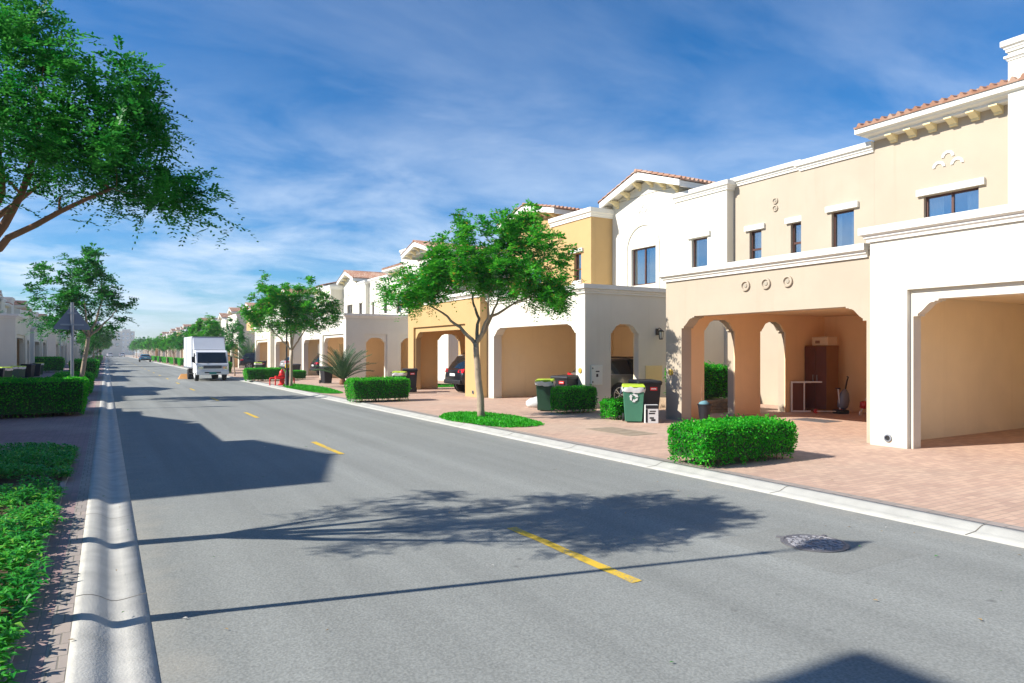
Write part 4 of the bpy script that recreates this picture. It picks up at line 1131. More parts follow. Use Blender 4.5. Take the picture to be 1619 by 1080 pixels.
# ------------------------------------------------------------------ small things
bx = empty('carton', (12.28, 13.62, 0), R(-30), 'white and black printed carton standing before the black bin', 'box')
mb = MB(); mb.box(-.17, .17, -.12, .12, 0, .48); mb.build('carton_body', M['plate'], bx, bevel=.006)
mb = MB(); yf = -.123
mb.box(-.168, .168, yf, yf+.002, .38, .475); mb.box(-.168, -.11, yf, yf+.002, .02, .37); mb.box(-.08, .08, yf, yf+.002, .24, .275); mb.box(-.06, .10, yf, yf+.002, .30, .33)
mb.box(-.06, .05, yf, yf+.002, .12, .16); mb.box(-.02, .09, yf, yf+.002, .06, .11); mb.box(.171, .173, -.11, .11, .02, .2); mb.box(.171, .173, -.11, .11, .34, .46)
mb.build('print', M['black'], bx)
bk = empty('bucket', (13.95, 13.35, 0), 0, 'black bucket holding a cloth and stick inside the cream carport', 'bucket')
mb = MB(); mb.lathe([(.13, 0), (.175, .42), (.19, .42), (.19, .45), (.165, .45), (.15, .3), (0, .3)], n=20); mb.build('pail', M['black_plastic'], bk, smooth=True, angle=35)
mb = MB(); rg = random.Random(1); mb.lathe([(.15, .38), (.13, .48), (.06, .53), (0, .54)], n=9); mb.v = [(x+rg.uniform(-.02, .02), y+rg.uniform(-.02, .02), z+rg.uniform(-.015, .02)) for x, y, z in mb.v]; mb.build('cloth', simple('blue_cloth', (.12, .26, .30), .9), bk, smooth=True)
mb = MB(); mb.tube([(-.05, .03, .3), (.0, .1, .98)], .011, 6); mb.build('stick', M['bark2'], bk)
wd = empty('wardrobe', (19.3, 13.57, 0), 0, 'dark brown wooden wardrobe against the carport back wall', 'wardrobe')
mb = MB(); mb.box(-.3, .3, -.38, .38, .06, 2.06); mb.box(-.27, .27, -.35, .35, 0, .06); mb.build('carcass', M['wood'], wd, bevel=.01)
for s_ in (-1, 1):
    mb = MB(); mb.box(-.325, -.302, min(s_*.008, s_*.37), max(s_*.008, s_*.37), .1, 2.03); dr = mb.build('door', M['wood_dark'], wd, bevel=.006)
    mb = MB(); mb.box(-.35, -.326, s_*.07-.012, s_*.07+.012, .95, 1.15); mb.build('handle', M['steel'], dr)
cb_ = empty('air_conditioner_box', (19.3, 13.47, 2.062), 0, 'pale carton lying on top of the wardrobe', 'box')
mb = MB(); mb.box(-.24, .24, -.27, .27, 0, .27); mb.build('carton_body', M['carton'], cb_, bevel=.006)
mb = MB(); mb.box(-.2435, -.2405, .0, .16, .06, .15); mb.box(-.2435, -.2405, -.25, .25, .245, .252); mb.build('print', M['bark2'], cb_)
tf = empty('table_frame', (18.35, 13.5, 0), R(-35), 'white folding table frame standing on its side before the wardrobe', 'table')
mb = MB()
mb.box(-.3, .3, .28, .33, .90, .95); mb.box(-.3, .3, .28, .33, .0, .05); mb.box(-.3, -.25, .28, .33, .05, .9); mb.box(.08, .12, .28, .33, .05, .9)
mb.build('frame', M['white_paint'], tf, bevel=.006)
mb = MB(); mb.box(.12, .72, .22, .34, .91, .955); mb.build('top_edge', M['white_paint'], tf, bevel=.006)
mb = MB(); mb.box(-.25, .08, .30, .315, .05, .9); mb.build('panel', M['wood_dark'], tf)
sc = empty('kick_scooter', (18.75, 12.95, 0), R(-38), 'small kick scooter with white post on the carport floor', 'scooter')
mb = MB(); mb.box(-.35, .28, -.06, .06, .06, .085); mb.build('deck', M['white_paint'], sc, bevel=.008)
mb = MB(); mb.tube([(.33, 0, .06), (.27, 0, .75)], .018, 8); mb.build('post', M['white_paint'], sc)
mb = MB(); mb.tube([(.265, -.2, .76), (.265, .2, .76)], .017, 8); mb.build('handlebar', M['black'], sc)
for x in (-.38, .35):
    mb = MB(); mb.lathe([(.065, -.02), (.07, -.012), (.07, .012), (.065, .02), (0, .02)], (x, 0, .07), 16, axis='y'); mb.build('wheel', M['car_red'], sc)
gb = empty('vacuum_cleaner', (19.1, 12.75, 0), R(-30), 'dark vacuum cleaner with upright handle leaning on the back wall', 'vacuum cleaner')
mb = MB(); mb.lathe([(.05, .1), (.14, .2), (.16, .38), (.12, .6), (.06, .72), (.02, .74)], n=14); mb.v = [(x*1.1+z*.12, y*.8, z) for x, y, z in mb.v]; mb.build('dust_bag', M['sign_back'], gb, smooth=True)
mb = MB(); mb.tube([(.1, 0, .7), (.16, 0, 1.02)], .022, 8); mb.tube([(.16, 0, 1.0), (.19, 0, 1.1), (.15, 0, 1.12)], .018, 6); mb.build('handle', M['black'], gb)
mb = MB(); mb.box(-.22, .14, -.18, .18, 0, .12); mb.build('floor_head', M['black'], gb, bevel=.03)
dg = empty('toy_pushchair', (18.95, 11.95, 0), 0, 'small pale toy pushchair beside the right carport pillar', 'toy')
mb = MB(); mb.tube([(0, .1, .1), (.1, 0, .5), (.15, 0, .55)], .014, 6); mb.tube([(0, -.1, .1), (.1, -.02, .5)], .014, 6); mb.build('frame', M['white_paint'], dg)
mb = MB(); mb.lathe([(.02, .2), (.13, .24), (.12, .4), (.05, .44)], n=10); mb.build('seat', M['car_red'], dg, smooth=True)
for y in (-.11, .11):
    mb = MB(); mb.lathe([(.07, -.015), (.075, 0), (.07, .015), (0, .015)], (0, y, .075), 14, axis='y'); mb.build('wheel', M['white_paint'], dg)
# inspection covers in the paving
mb = MB(); mb.box(16.2, 16.95, 11.3, 12.4, .0, .006); tag(mb.build('inspection_cover', M['iron'], bevel=.002), 'dark square inspection cover on the cream carport floor', 'cover')
mb = MB()
for i in range(4): mb.box(9.95, 10.75, 11.7 + i*.42, 12.1 + i*.42, 0, .006)
tag(mb.build('inspection_cover', M['mosaic'], bevel=.002), 'long brown inspection cover in the pavers near the bins', 'cover')
# sack
mb = MB(); rg = random.Random(8)
mb.lathe([(.30, 0), (.36, .08), (.34, .2), (.22, .3), (.06, .34), (0, .34)], n=12); mb.v = [(x*1.3+rg.uniform(-.03, .03), y+rg.uniform(-.03, .03), z+rg.uniform(-.02, .02)*(z > .01)) for x, y, z in mb.v]
o = mb.build('sack', M['bag'], smooth=True); o.location = (12.6, 19.55, 0); tag(o, 'crumpled pale sack on the ground behind the dark green bin', 'sack')
# bollard-like bottle? wall fittings on the white house
wl = empty('wall_lantern', (16.5, 17.99, 2.45), 0, 'black wall lantern on the shaded white side wall', 'lantern')
mb = MB(); mb.box(-.06, .06, -.02, .01, .0, .22); mb.tube([(0, -.02, .18), (0, -.12, .24), (0, -.2, .2)], .015, 6); mb.build('bracket', M['lamp_black'], wl)
mb = MB(); mb.lathe([(.0, .2), (.11, .13), (.1, .11), (.09, .11)], (0, -.2, 0), 8); mb.lathe([(.05, -.16), (.065, -.14), (.06, -.13)], (0, -.2, 0), 8)
for i in range(6): a = i*PI/3; mb.tube([(.062*math.cos(a), -.2+.062*math.sin(a), -.14), (.09*math.cos(a), -.2+.09*math.sin(a), .12)], .007, 4)
mb.build('cage', M['lamp_black'], wl)
mb = MB(); mb.lathe([(.045, -.13), (.075, .1), (0, .1)], (0, -.2, 0), 8); mb.build('pane', M['meter_grey'], wl)
me1 = empty('meter_box', (13.86, 17.99, 1.1), 0, 'pale grey meter cabinet on the corner of the shaded white wall', 'meter box')
mb = MB(); mb.box(-.24, .24, -.02, .01, -.33, .33); mb.build('cabinet', M['meter_grey'], me1, bevel=.01)
mb = MB(); mb.box(-.215, .215, -.028, -.021, -.305, .305); dr = mb.build('door', M['meter_grey'], me1, bevel=.004)
mb = MB(); mb.box(-.19, -.16, -.04, -.029, .2, .25); mb.box(-.19, -.16, -.04, -.029, -.25, -.2); mb.box(-.05, .1, -.0305, -.0285, .1, .14); mb.box(-.03, .05, -.0305, -.0285, -.06, .04); mb.build('hinge', M['black'], dr)
me2 = empty('meter_box', (16.35, 17.99, 1.05), 0, 'yellow louvred panel on the shaded white wall below the lantern', 'meter box')
mb = MB(); mb.box(-.38, .38, -.02, .01, -.34, .34); mb.build('cabinet', M['meter_yellow'], me2, bevel=.008)
mb = MB()
for i in range(9): mb.box(-.33, .33, -.032, -.021, -.29 + i*.066, -.29 + i*.066 + .04)
mb.build('louvre', M['meter_yellow'], me2)
# wall number plaques with a small round mark (faded climbing stains stay in the wall)
for x, y, z, lab in ((13.4, 18.25, 1.25, 'small round yellow house number disc on the white corner pillar'), (13.4, 14.05, 1.3, 'small round yellow house number disc on the cream pillar above the bins')):
    mb = MB(); mb.lathe([(.085, .0), (.085, -.03), (.07, -.035), (0, -.035)], (0, 0, 0), 20, axis='x'); o = mb.build('number_disc', simple('ochre', (.55, .36, .05), .5), smooth=False); o.location = (x, y, z); tag(o, lab, 'number plate')

# ------------------------------------------------------------------ vehicles
def make_suv(paint, label, loc, rz, name='parked_car', group=None, low=0):
    r_ = empty(name, loc, rz, label, 'car', group)
    #      x    zb   zbelt zroof  w    wr
    ST = [(-.02, .52, .78, .92, .80, .70), (.0, .44, .82, 1.04, .88, .76), (.10, .42, 1.06, 1.12, .95, .80), (.30, .40, 1.10, 1.42, .965, .76), (.52, .40, 1.10, 1.68, .97, .72), (.62, .40, 1.10, 1.73, .97, .71),
          (1.5, .30, 1.08, 1.77, .98, .70), (2.35, .28, 1.06, 1.74, .98, .70), (2.85, .28, 1.05, 1.62, .98, .69), (3.55, .32, 1.04, 1.12, .97, .76), (3.7, .34, 1.02, 1.06, .97, .78), (4.4, .36, .92, .99, .94, .74), (4.72, .38, .78, .86, .86, .66), (4.8, .44, .66, .72, .78, .6)]
    rows = []
    for x, zb, zk, zr, w, wr in ST:
        zr -= low*(1 if zr > 1.2 else 0)
        zm = (zb+zk)/2
        half = [(0, zb), (w*.86, zb), (w*.97, zb+.1), (w, zm), (w*.985, zk-.06), (w*.955, zk), (wr+.0, zr-.05), (wr*.86, zr), (0, zr+.015)]
        ring = [(x, -y, z) for y, z in half] + [(x, y, z) for y, z in reversed(half[1:-1])]
        rows.append(ring)
    n = len(rows[0]); body = MB(); gl = MB()
    vs = [p for r in rows for p in r]
    bf = []; gf = []
    for i in range(len(rows)-1):
        for j in range(n):
            j2 = (j+1) % n
            f = (i*n+j, i*n+j2, (i+1)*n+j2, (i+1)*n+j)
            side = j in (5, n-6)
            top = j in (6, 7, n-7, n-8) or j == 7
            x0 = ST[i][0]
            if side and .5 < x0 < 2.9: gf.append(f)
            elif j in (6, 7, 8, 9) and (x0 == .10 or x0 == .30): gf.append(f)
            elif j in (6, 7, 8, 9) and x0 == 2.85: gf.append(f)
            else: bf.append(f)
    body.add(vs, bf + [tuple(range(n-1, -1, -1)), tuple(range((len(rows)-1)*n, len(rows)*n))])
    bo = body.build('body', paint, r_, smooth=True, angle=38)
    gl.add(vs, gf); g_ = gl.build('window', M['car_glass'], r_, smooth=True, angle=25)
    p = MB()
    for s_ in (-1, 1):
        for x in (1.55, 2.45): p.add([(x-.05, s_*.945, 1.06), (x+.05, s_*.945, 1.06), (x+.05, s_*.72, 1.70-low), (x-.05, s_*.72, 1.72-low)], [(0, 1, 2, 3)])
        p.tube([(.8, s_*.6, 1.80-low), (2.3, s_*.6, 1.79-low)], .022, 6)
    p.build('pillar_trim', M['black'], r_)
    for s_ in (-1, 1):
        for x in (.92, 3.82):
            a = MB(); a.lathe([(.43, 0), (.43, .02), (0, .02)] if s_ > 0 else [(.43, -.02), (.43, 0), (0, 0)], (x, s_*.965, .38), 28, axis='y'); a.build('wheel_arch', M['black'], r_)
            t = MB(); t.lathe([(.30, -.1), (.36, -.09), (.375, -.05), (.375, .05), (.36, .09), (.30, .1), (.25, .05), (0, .05)] if s_ > 0 else [(0, -.05), (.25, -.05), (.30, -.1), (.36, -.09), (.375, -.05), (.375, .05), (.36, .09), (.30, .1)], (x, s_*.93, .375), 28, axis='y')
            wo = t.build('wheel', M['rubber'], r_)
            q = MB()
            for k in range(5):
                for dd in (-.14, .14):
                    a0 = k*2*PI/5 + dd
                    q.tube([(x+.03*math.cos(a0), s_*1.0, .375+.03*math.sin(a0)), (x+.25*math.cos(a0+dd*.3), s_*1.0, .375+.25*math.sin(a0+dd*.3))], .02, 5)
            q.tube([(x+.265*math.cos(2*PI*i/28), s_*1.0, .375+.265*math.sin(2*PI*i/28)) for i in range(29)], .018, 6, cap=False)
            q.build('rim', M['rim'], wo)
        l = MB(); l.add([(-.035, s_*.52, .95), (.02, s_*.93, .93), (.34, s_*.985, 1.0), (.34, s_*.978, 1.09), (.10, s_*.95, 1.12), (.0, s_*.52, 1.06)], [(0, 1, 4, 5), (1, 2, 3, 4)])
        l.add([(.03, s_*.50, .95), (.06, s_*.85, .93), (.06, s_*.85, 1.1), (.06, s_*.50, 1.06)], [(0, 1, 2, 3)])
        l.build('tail_light', M['red_light'], r_)
        l = MB(); l.box(4.55, 4.76, min(s_*.5, s_*.82), max(s_*.5, s_*.82), .66, .77); l.build('headlight', M['chrome'], r_, bevel=.03)
        mi = MB(); mi.box(2.95, 3.12, min(s_*.98, s_*1.16), max(s_*.98, s_*1.16), 1.05, 1.2); mi.build('mirror', paint, r_, bevel=.04)
        hd = MB()
        for x in (1.45, 2.35): hd.box(x, x+.18, min(s_*.985, s_*1.005), max(s_*.985, s_*1.005), .90, .925)
        hd.build('door_handle', M['chrome'], r_)
    b_ = MB(); b_.box(-.10, .12, -.84, .84, .42, .62); b_.build('bumper', M['black'] if paint != M['car_white'] else paint, r_, bevel=.05)
    c_ = MB(); c_.box(-.045, -.02, -.5, .5, .955, .985); c_.build('trim_strip', M['chrome'], r_)
    pl_ = MB(); pl_.box(-.055, -.03, -.26, .26, .78, .90); po = pl_.build('number_plate', M['plate'], r_)
    g2 = MB(); g2.box(4.72, 4.81, -.42, .42, .5, .66); g2.build('grille', M['black'], r_, bevel=.01)
    return r_
SUV = make_suv(M['car_black'], 'black SUV parked nose-in inside the golden yellow carport', (13.5, 28.05, 0), 0, group='cars parked in the carports')
GREY = make_suv(M['car_grey'], 'grey car in the white carport, glimpsed through the side arch', (14.35, 19.5, 0), 0, group='cars parked in the carports', low=.12)
dup(SUV, (13.7, 53.2, 0), 0, 'dark car with red tail light in the medallion carport behind the kerb tree', 'cars parked in the carports')
SIL = make_suv(M['car_silver'], 'silver car parked in the drive behind the lamp post', (13.3, 62.0, 0), R(4), group='cars parked in the carports', low=.25)
dup(SUV, (12.6, 79.5, 0), R(-12), 'dark red lit car on the drive between truck and hedge', 'cars parked in the carports')
make_suv(M['car_blue'], 'blue car parked at the right kerb far down the street', (6.6, 152, ROADZ), R(90), low=.25)
WC = make_suv(M['car_white'], 'white car parked at the far end of the street, left one', (1.4, 322, ROADZ), R(95), low=.1)
dup(WC, (5.6, 324, ROADZ), R(88), 'white car parked at the far end of the street, right one')

# truck (nose towards the camera: local -Y is forward)
tk = empty('box_truck', (6.07, 49.3, ROADZ), R(1.5), 'white box truck parked facing the camera at the right kerb', 'truck')
cab = MB(); W = 1.0
prof = [(-.02, .55), (-.06, .78), (-.04, 1.12), (.06, 1.18), (.42, 1.93), (.62, 2.03), (1.55, 2.06), (1.6, .5)]
cab.prism([prof], SIDE2 := (lambda a, b_, t: (t, a, b_)), -W, W)
cab.build('cab', M['white_paint'], tk, bevel=.05)
ws = MB(); ws.add([(-.90, .058, 1.20), (.90, .058, 1.20), (.86, .385, 1.885), (-.86, .385, 1.885)], [(0, 1, 2, 3)])
ws.v = [(x, y-.012, z+.004) for x, y, z in ws.v]; wso = ws.build('windscreen', M['car_glass'], tk, fix=False)
wp = MB()
for x in (-.45, .25): wp.tube([(x, .03, 1.2), (x+.4, .13, 1.42)], .008, 4)
wp.build('wiper', M['black'], wso)
for s_ in (-1, 1):
    sw = MB(); sw.add([(s_*1.003, .28, 1.2), (s_*1.003, 1.2, 1.2), (s_*1.003, 1.2, 1.85), (s_*1.003, .52, 1.85)], [(0, 1, 2, 3)]); sw.build('side_window', M['car_glass'], tk, fix=False)
    mr = MB(); mr.box(s_*1.18-.07, s_*1.18+.07, .02, .1, 1.25, 1.62); mr.tube([(s_*1.0, .2, 1.7), (s_*1.15, .1, 1.6)], .015, 5); mr.tube([(s_*1.0, .2, 1.15), (s_*1.15, .08, 1.28)], .015, 5); mr.build('mirror', M['black'], tk)
    hl = MB(); hl.box(s_*.76-.16, s_*.76+.16, -.085, -.03, .78, 1.0); hl.build('headlight', M['chrome'], tk, bevel=.03)
    fw = MB(); fw.lathe([(.25, -.12), (.36, -.11), (.375, -.06), (.375, .06), (.36, .11), (.25, .12), (0, .06)], (s_*.86, .85, .375), 24, axis='x'); fo = fw.build('wheel', M['rubber'], tk)
    ri = MB(); ri.lathe([(.22, -.01), (.2, .01), (.08, .05), (0, .05)] if s_ > 0 else [(.22, .01), (.2, -.01), (.08, -.05), (0, -.05)], (s_*.985, .85, .375), 18, axis='x'); ri.build('rim', M['white_paint'], fo)
    rw = MB(); rw.lathe([(.25, -.2), (.36, -.19), (.375, -.1), (.375, .1), (.36, .19), (.25, .2), (0, .1)], (s_*.8, 4.3, .375), 24, axis='x'); rw.build('wheel', M['rubber'], tk)
gr = MB(); gr.box(-.56, .56, -.09, -.04, .84, 1.02); go = gr.build('grille', M['black'], tk, bevel=.01)
g2 = MB()
for z in (.88, .93, .98): g2.box(-.54, .54, -.096, -.089, z-.006, z+.006)
g2.build('slat', M['steel'], go)
bp_ = MB(); bp_.box(-1.0, 1.0, -.14, .1, .42, .68); bo_ = bp_.build('bumper', M['white_paint'], tk, bevel=.03)
b2 = MB(); b2.box(-.5, .5, -.146, -.14, .53, .61); b2.build('air_intake', M['black'], bo_)
np_ = MB(); np_.box(-.22, .22, -.158, -.147, .46, .6); np_.build('number_plate', M['teal'], tk)
cb2 = MB(); cb2.box(-1.04, 1.04, 1.72, 6.0, .86, 2.98)
bxo = cb2.build('cargo_box', M['truck_box'], tk, bevel=.02)
rb = MB()
for s_ in (-1, 1):
    for y in (1.76, 3.1, 4.5, 5.92): rb.box(s_*1.045-.012, s_*1.045+.012, y, y+.05, .9, 2.94)
    rb.box(s_*1.045-.015, s_*1.045+.015, 1.72, 6.0, .82, .9)
rb.box(-1.0, 1.0, 1.70, 1.722, 2.9, 2.98)
rb.build('trim', M['steel'], bxo)
wd_ = MB(); wd_.prism([[(1.12, 2.07), (1.70, 2.07), (1.70, 2.93)]], SIDE2, -.99, .99); wd_.build('wind_deflector', M['truck_box'], tk, bevel=.03)
ch_ = MB(); ch_.box(-.45, .45, .6, 5.8, .45, .62)
for y in (2.1, 2.9, 3.6): ch_.box(-.99, -.95, y, y+.05, .4, .84); ch_.box(.95, .99, y, y+.05, .4, .84)
ch_.box(-.99, -.96, 2.1, 3.65, .42, .47); ch_.box(.96, .99, 2.1, 3.65, .42, .47); ch_.box(-.85, -.5, 2.2, 3.4, .35, .8)
ch_.build('chassis', M['black'], tk)
# timber ramp lying at the truck's rear wheel
mb = MB(); mb.add([(-.3, -.4, 0), (.35, -.4, 0), (.35, .5, 0), (-.3, .5, 0), (-.1, .4, .35), (.35, .4, .35)], [(0, 1, 2, 3), (0, 1, 5, 4), (3, 2, 5, 4), (1, 2, 5), (0, 3, 4)])
o = mb.build('wedge', M['orange']); o.location = (4.75, 54.5, ROADZ); tag(o, 'orange loading wedge on the road behind the truck wheel', 'ramp')

# ------------------------------------------------------------------ street furniture
G_LP = 'black lantern street lamps'
def make_lamp(loc, label, lean=0):
    r_ = empty('street_lamp', loc, 0, label, 'street lamp', G_LP)
    mb = MB(); mb.lathe([(.11, -.05), (.11, .05), (.085, .1), (.085, .75), (.06, .8), (.045, .9), (.04, 2.5), (.033, 3.9), (.05, 3.92), (.05, 3.97), (.02, 4.0)], n=14); mb.build('post', M['lamp_black'], r_, smooth=True, angle=40)
    mb = MB()
    for s_ in (-1, 1):
        mb.tube([(0, 0, 3.92), (s_*.10, 0, 4.02), (s_*.17, 0, 4.2), (s_*.17, 0, 4.36), (s_*.12, 0, 4.46)], .014, 6)
    mb.build('yoke', M['lamp_black'], r_, smooth=True)
    mb = MB(); mb.lathe([(.0, 4.78), (.035, 4.76), (.05, 4.68), (.16, 4.58), (.245, 4.47), (.25, 4.42), (.2, 4.42), (.12, 4.45)], n=20); mb.build('cap', M['lamp_cap'], r_, smooth=True, angle=50)
    mb = MB(); mb.lathe([(.06, 4.22), (.11, 4.3), (.14, 4.42), (0, 4.43)], n=14); mb.build('lamp_bowl', M['bag'], r_, smooth=True)
    return r_
LAMP = make_lamp((8.3, 37.7, 0), 'black street lamp with pale cap between the hydrant and the kerb tree')
l2 = dup(LAMP, (-.715, 5.78, 0), R(70), 'street lamp post at the left edge, casting a long thin shadow', G_LP)
l2.rotation_euler = (0, R(.75), R(0)); l2.scale = (.85, .85, 1.085)
for x, y, lb in ((8.4, 92, 'right'), (-.7, 72, 'left'), (8.4, 140, 'right'), (-.7, 118, 'left')):
    dup(LAMP, (x, y, 0), 0, ('distant street lamp on the right behind the truck, nearer one' if y == 92 else 'slim street lamp beyond the road sign on the left kerb' if y == 72 else 'tiny far street lamp on the %s kerb' % lb), G_LP)
# road sign seen from behind
sg = empty('road_sign', (-.97, 27.0, 0), R(6), 'grey back of a triangular road sign on a steel post', 'road sign')
mb = MB(); mb.tube([(0, 0, -.05), (0, 0, 3.5)], .05, 12); mb.build('post', M['steel'], sg, smooth=True, angle=40)
mb = MB(); pts = []
for (cx, cz), a0 in (((-.46, 2.66), 150), ((.46, 2.66), 270), ((0, 3.33), 30)):
    for i in range(5):
        a = R(a0 + i*30); pts.append((cx + .06*math.cos(a), cz + .06*math.sin(a)))
mb.prism([pts], lambda a, b_, t: (a, t, b_), .055, .062); mb.build('plate', M['sign_back'], sg)
mb = MB(); mb.box(-.33, .33, .03, .054, 2.74, 2.79); mb.box(-.13, .13, .03, .054, 3.12, 3.17); mb.box(-.055, .055, -.055, .03, 2.735, 2.795); mb.box(-.055, .055, -.055, .03, 3.115, 3.175); mb.build('bracket', M['steel'], sg)
# hydrant with its guard rail
hy = empty('fire_hydrant', (8.55, 40.0, 0), R(10), 'red fire hydrant beside the lamp post', 'hydrant')
mb = MB(); mb.lathe([(.14, -.02), (.14, .06), (.09, .08), (.09, .5), (.13, .52), (.13, .58), (.1, .6), (.1, .75), (.06, .82), (.03, .86), (.03, .9)], n=16); mb.build('barrel', M['red'], hy, smooth=True, angle=40)
for s_ in (-1, 1):
    mb = MB(); mb.tube([(s_*.06, 0, .45), (s_*.22, 0, .45)], .06, 10); mb.tube([(s_*.21, 0, .45), (s_*.26, 0, .45)], .075, 10); mb.build('outlet', M['red'], hy)
gu = empty('guard_rail', (8.55, 40.0, 0), R(10), 'low red pipe guard rail round the fire hydrant', 'guard rail')
mb = MB()
mb.tube([(-.75, -.5, -.02), (-.75, -.5, .42), (-.72, -.5, .46), (.72, -.5, .46), (.75, -.5, .42), (.75, -.5, -.02)], .05, 8); mb.tube([(-.75, .5, -.02), (-.75, .5, .42), (-.72, .5, .46), (.72, .5, .46), (.75, .5, .42), (.75, .5, -.02)], .05, 8)
mb.build('rail', M['red'], gu, smooth=True, angle=45); gu.scale = (.72, .8, .85); hy.scale = (1.5, 1.5, 1.0)
mp_ = empty('marker_post', (8.5, 38.4, 0), 0, 'short dark post with a yellow box beside the lamp and hydrant', 'post')
mb = MB(); mb.tube([(0, 0, 0), (0, 0, 1.0)], .07, 10); mb.build('post', M['black'], mp_)
mb = MB(); mb.box(-.12, .12, -.08, .08, 1.0, 1.2); mb.build('box', simple('yellow_box', (.65, .42, .02), .5), mp_, bevel=.01)

# ------------------------------------------------------------------ the far end
eb = empty('end_house', (-6, END+16, 0), 0, 'white two-storey house closing the far end of the street', 'house')
mb = MB(); mb.box(-10, 12, 0, 10, -.3, 7.2); mb.box(-3, 5, -.5, .0, -.3, 8.4); mb.build('wall', M['white'], eb)
mb = MB(); mb.sweep(cprof(7.2, 7.6), [(-10, 10), (-10, 0), (12, 0), (12, 10)][::-1]); mb.build('cornice', M['trim'], eb)
for x in (-8, -5.6, 7, 9.6, -.4, 2): 
    mb = MB(); y = -.06 if not (-3 < x < 5) else -.56
    mb.box(x, x+1.2, y, y+.05, 4.4, 5.9); wo = mb.build('window', M['frame'], eb)
    mb = MB(); mb.box(x+.08, x+1.12, y-.01, y-.002, 4.48, 5.82); mb.build('pane', M['glass'], wo)
ap = empty('apartment_block', (-20, 640, 0), 0, 'pale hazy apartment block with many windows far beyond the street', 'apartment block')
mb = MB(); mb.box(-12, 40, 0, 20, -.3, 19); mb.box(-10, -4, -1, 0, -.3, 20.5); mb.box(14, 20, -1, 0, -.3, 20.5); mb.box(31, 37, -1, 0, -.3, 20.5); mb.build('wall', M['white'], ap)
for fl in range(5):
    for i in range(16):
        x = -9 + i*3.1
        mb = MB(); yy = -.05 if not (-10.5 < x < -3.5 or 13 < x < 20.5 or 30.5 < x < 37) else -1.05
        mb.box(x, x+1.5, yy, yy+.04, 2 + fl*3.5, 3.7 + fl*3.5); mb.build('window', M['glass'], ap)
# roofs and trees glimpsed behind the left row
for i, (x, y) in enumerate(((14, END+30), (40, END+26), (-40, END+30))):
    dup(TREE_C, (x, y, 0), i*1.3, 'distant tree beyond the cross road', 'distant trees beyond the cross road', 1.5)

# ------------------------------------------------------------------ air
mb = MB(); mb.box(-900, 900, -120, 1000, -1.8, 32)
hz = mb.build('haze', None); m = bpy.data.materials.new('haze'); m.use_nodes = True
m.node_tree.nodes.clear(); o_ = m.node_tree.nodes.new('ShaderNodeOutputMaterial'); v_ = m.node_tree.nodes.new('ShaderNodeVolumePrincipled')
v_.inputs['Density'].default_value = HAZE; v_.inputs['Color'].default_value = (.86, .91, 1, 1); v_.inputs['Anisotropy'].default_value = .2
m.node_tree.links.new(v_.outputs[0], o_.inputs['Volume']); hz.data.materials.clear(); hz.data.materials.append(m)
tag(hz, 'thin pale blue haze in the air along the street', 'haze', None, 'stuff')
# ------------------------------------------------------------------ light, sky, camera
SUN_EL = 35.0
sd = Vector((-.975, .222, 0)).normalized()
to_sun = Vector((sd.x*math.cos(R(SUN_EL)), sd.y*math.cos(R(SUN_EL)), math.sin(R(SUN_EL))))
sun = bpy.data.lights.new('sun', 'SUN'); sun.energy = 3.95; sun.angle = R(.5); sun.color = (1, .955, .88)
so = bpy.data.objects.new('sun', sun); COL.objects.link(so); so.rotation_euler = to_sun.to_track_quat('Z', 'Y').to_euler()
w = bpy.data.worlds.new('World'); scene.world = w; w.use_nodes = True
nt = w.node_tree; N = nt.nodes; L = nt.links
bg = N['Background']; bg.inputs['Strength'].default_value = .1
sky = N.new('ShaderNodeTexSky'); sky.sky_type = 'NISHITA'; sky.sun_disc = False
sky.sun_elevation = R(SUN_EL); sky.sun_rotation = math.atan2(to_sun.x, to_sun.y)
sky.air_density = 1.0; sky.dust_density = .35; sky.ozone_density = 1.6
hs = N.new('ShaderNodeHueSaturation'); hs.inputs['Saturation'].default_value = 1.85; hs.inputs['Value'].default_value = .62
tnt = N.new('ShaderNodeMix'); tnt.data_type = 'RGBA'; tnt.blend_type = 'MULTIPLY'; tnt.inputs['Factor'].default_value = 1; tnt.inputs['B'].default_value = (.78, .90, 1.08, 1)
L.new(sky.outputs[0], tnt.inputs['A']); L.new(tnt.outputs['Result'], hs.inputs['Color'])
tc = N.new('ShaderNodeTexCoord'); sp = N.new('ShaderNodeSeparateXYZ'); L.new(tc.outputs['Generated'], sp.inputs[0])
def mth(op, a, b_=None):
    n = N.new('ShaderNodeMath'); n.operation = op
    for i, q in enumerate((a, b_)):
        if q is None: continue
        if isinstance(q, (int, float)): n.inputs[i].default_value = q
        else: L.new(q, n.inputs[i])
    return n.outputs[0]
zz = mth('ADD', mth('MAXIMUM', sp.outputs['Z'], 0), .12)
cx = mth('DIVIDE', sp.outputs['X'], zz); cy = mth('DIVIDE', sp.outputs['Y'], zz)
cmb = N.new('ShaderNodeCombineXYZ'); L.new(cx, cmb.inputs[0]); L.new(cy, cmb.inputs[1])
mp = N.new('ShaderNodeMapping'); mp.inputs['Rotation'].default_value = (0, 0, R(28)); mp.inputs['Scale'].default_value = (.9, 1.5, 1); mp.inputs['Location'].default_value = (2.3, .7, 0); L.new(cmb.outputs[0], mp.inputs['Vector'])
n1 = N.new('ShaderNodeTexNoise'); n1.inputs['Scale'].default_value = .75; n1.inputs['Detail'].default_value = 9; n1.inputs['Roughness'].default_value = .58; n1.inputs['Distortion'].default_value = .5; L.new(mp.outputs[0], n1.inputs['Vector'])
n2 = N.new('ShaderNodeTexNoise'); n2.inputs['Scale'].default_value = .28; n2.inputs['Detail'].default_value = 4; L.new(mp.outputs[0], n2.inputs['Vector'])
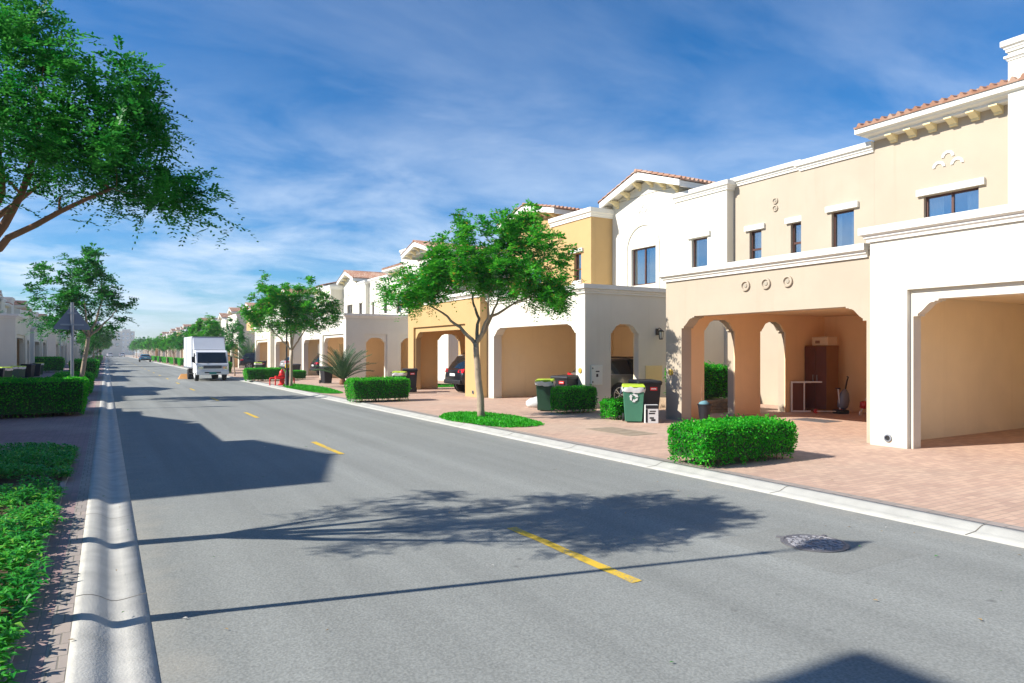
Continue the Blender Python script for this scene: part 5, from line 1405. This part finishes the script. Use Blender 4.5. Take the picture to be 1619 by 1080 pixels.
f1 = N.new('ShaderNodeMapRange'); f1.inputs['From Min'].default_value = .40; f1.inputs['From Max'].default_value = .80; L.new(n1.outputs['Fac'], f1.inputs['Value'])
f2 = N.new('ShaderNodeMapRange'); f2.inputs['From Min'].default_value = .35; f2.inputs['From Max'].default_value = .62; f2.inputs['To Min'].default_value = .25; L.new(n2.outputs['Fac'], f2.inputs['Value'])
veil = N.new('ShaderNodeMapRange'); veil.inputs['From Min'].default_value = .40; veil.inputs['From Max'].default_value = .12; veil.inputs['To Max'].default_value = .58; L.new(sp.outputs['Z'], veil.inputs['Value'])
alt = N.new('ShaderNodeMapRange'); alt.inputs['From Min'].default_value = .20; alt.inputs['From Max'].default_value = .40; alt.inputs['To Min'].default_value = 1.0; alt.inputs['To Max'].default_value = .5; L.new(sp.outputs['Z'], alt.inputs['Value'])
n3 = N.new('ShaderNodeTexNoise'); n3.inputs['Scale'].default_value = 1.5; n3.inputs['Detail'].default_value = 8; n3.inputs['Roughness'].default_value = .6; n3.inputs['Distortion'].default_value = .3; L.new(cmb.outputs[0], n3.inputs['Vector'])
f3 = N.new('ShaderNodeMapRange'); f3.inputs['From Min'].default_value = .38; f3.inputs['From Max'].default_value = .72; L.new(n3.outputs['Fac'], f3.inputs['Value'])
streak = mth('MULTIPLY', mth('MULTIPLY', mth('MULTIPLY', f1.outputs[0], f2.outputs[0]), .85), alt.outputs[0])
puff = mth('MULTIPLY', veil.outputs[0], mth('ADD', mth('MULTIPLY', f3.outputs[0], 1.3), .28))
fc = mth('MINIMUM', mth('MAXIMUM', streak, puff), .85)
mx = N.new('ShaderNodeMix'); mx.data_type = 'RGBA'; mx.inputs['B'].default_value = (4.3, 4.95, 5.8, 1)
L.new(fc, mx.inputs['Factor']); L.new(hs.outputs['Color'], mx.inputs['A'])
L.new(mx.outputs['Result'], bg.inputs['Color'])

cam = bpy.data.cameras.new('camera'); co = bpy.data.objects.new('camera', cam); COL.objects.link(co)
cam.sensor_width = 36; cam.lens = 36*1085/1619; cam.clip_end = 6000; cam.clip_start = .05
cam.shift_y = 17/1619
TH = 30.593
co.location = (0, 0, 1.85); co.rotation_euler = (R(90), 0, -R(TH))
scene.camera = co
scene.view_settings.view_transform = 'Standard'; scene.view_settings.look = 'None'; scene.view_settings.gamma = 1
scene.view_settings.exposure = 1.06
scene.cycles.diffuse_bounces = 8; scene.cycles.max_bounces = 12
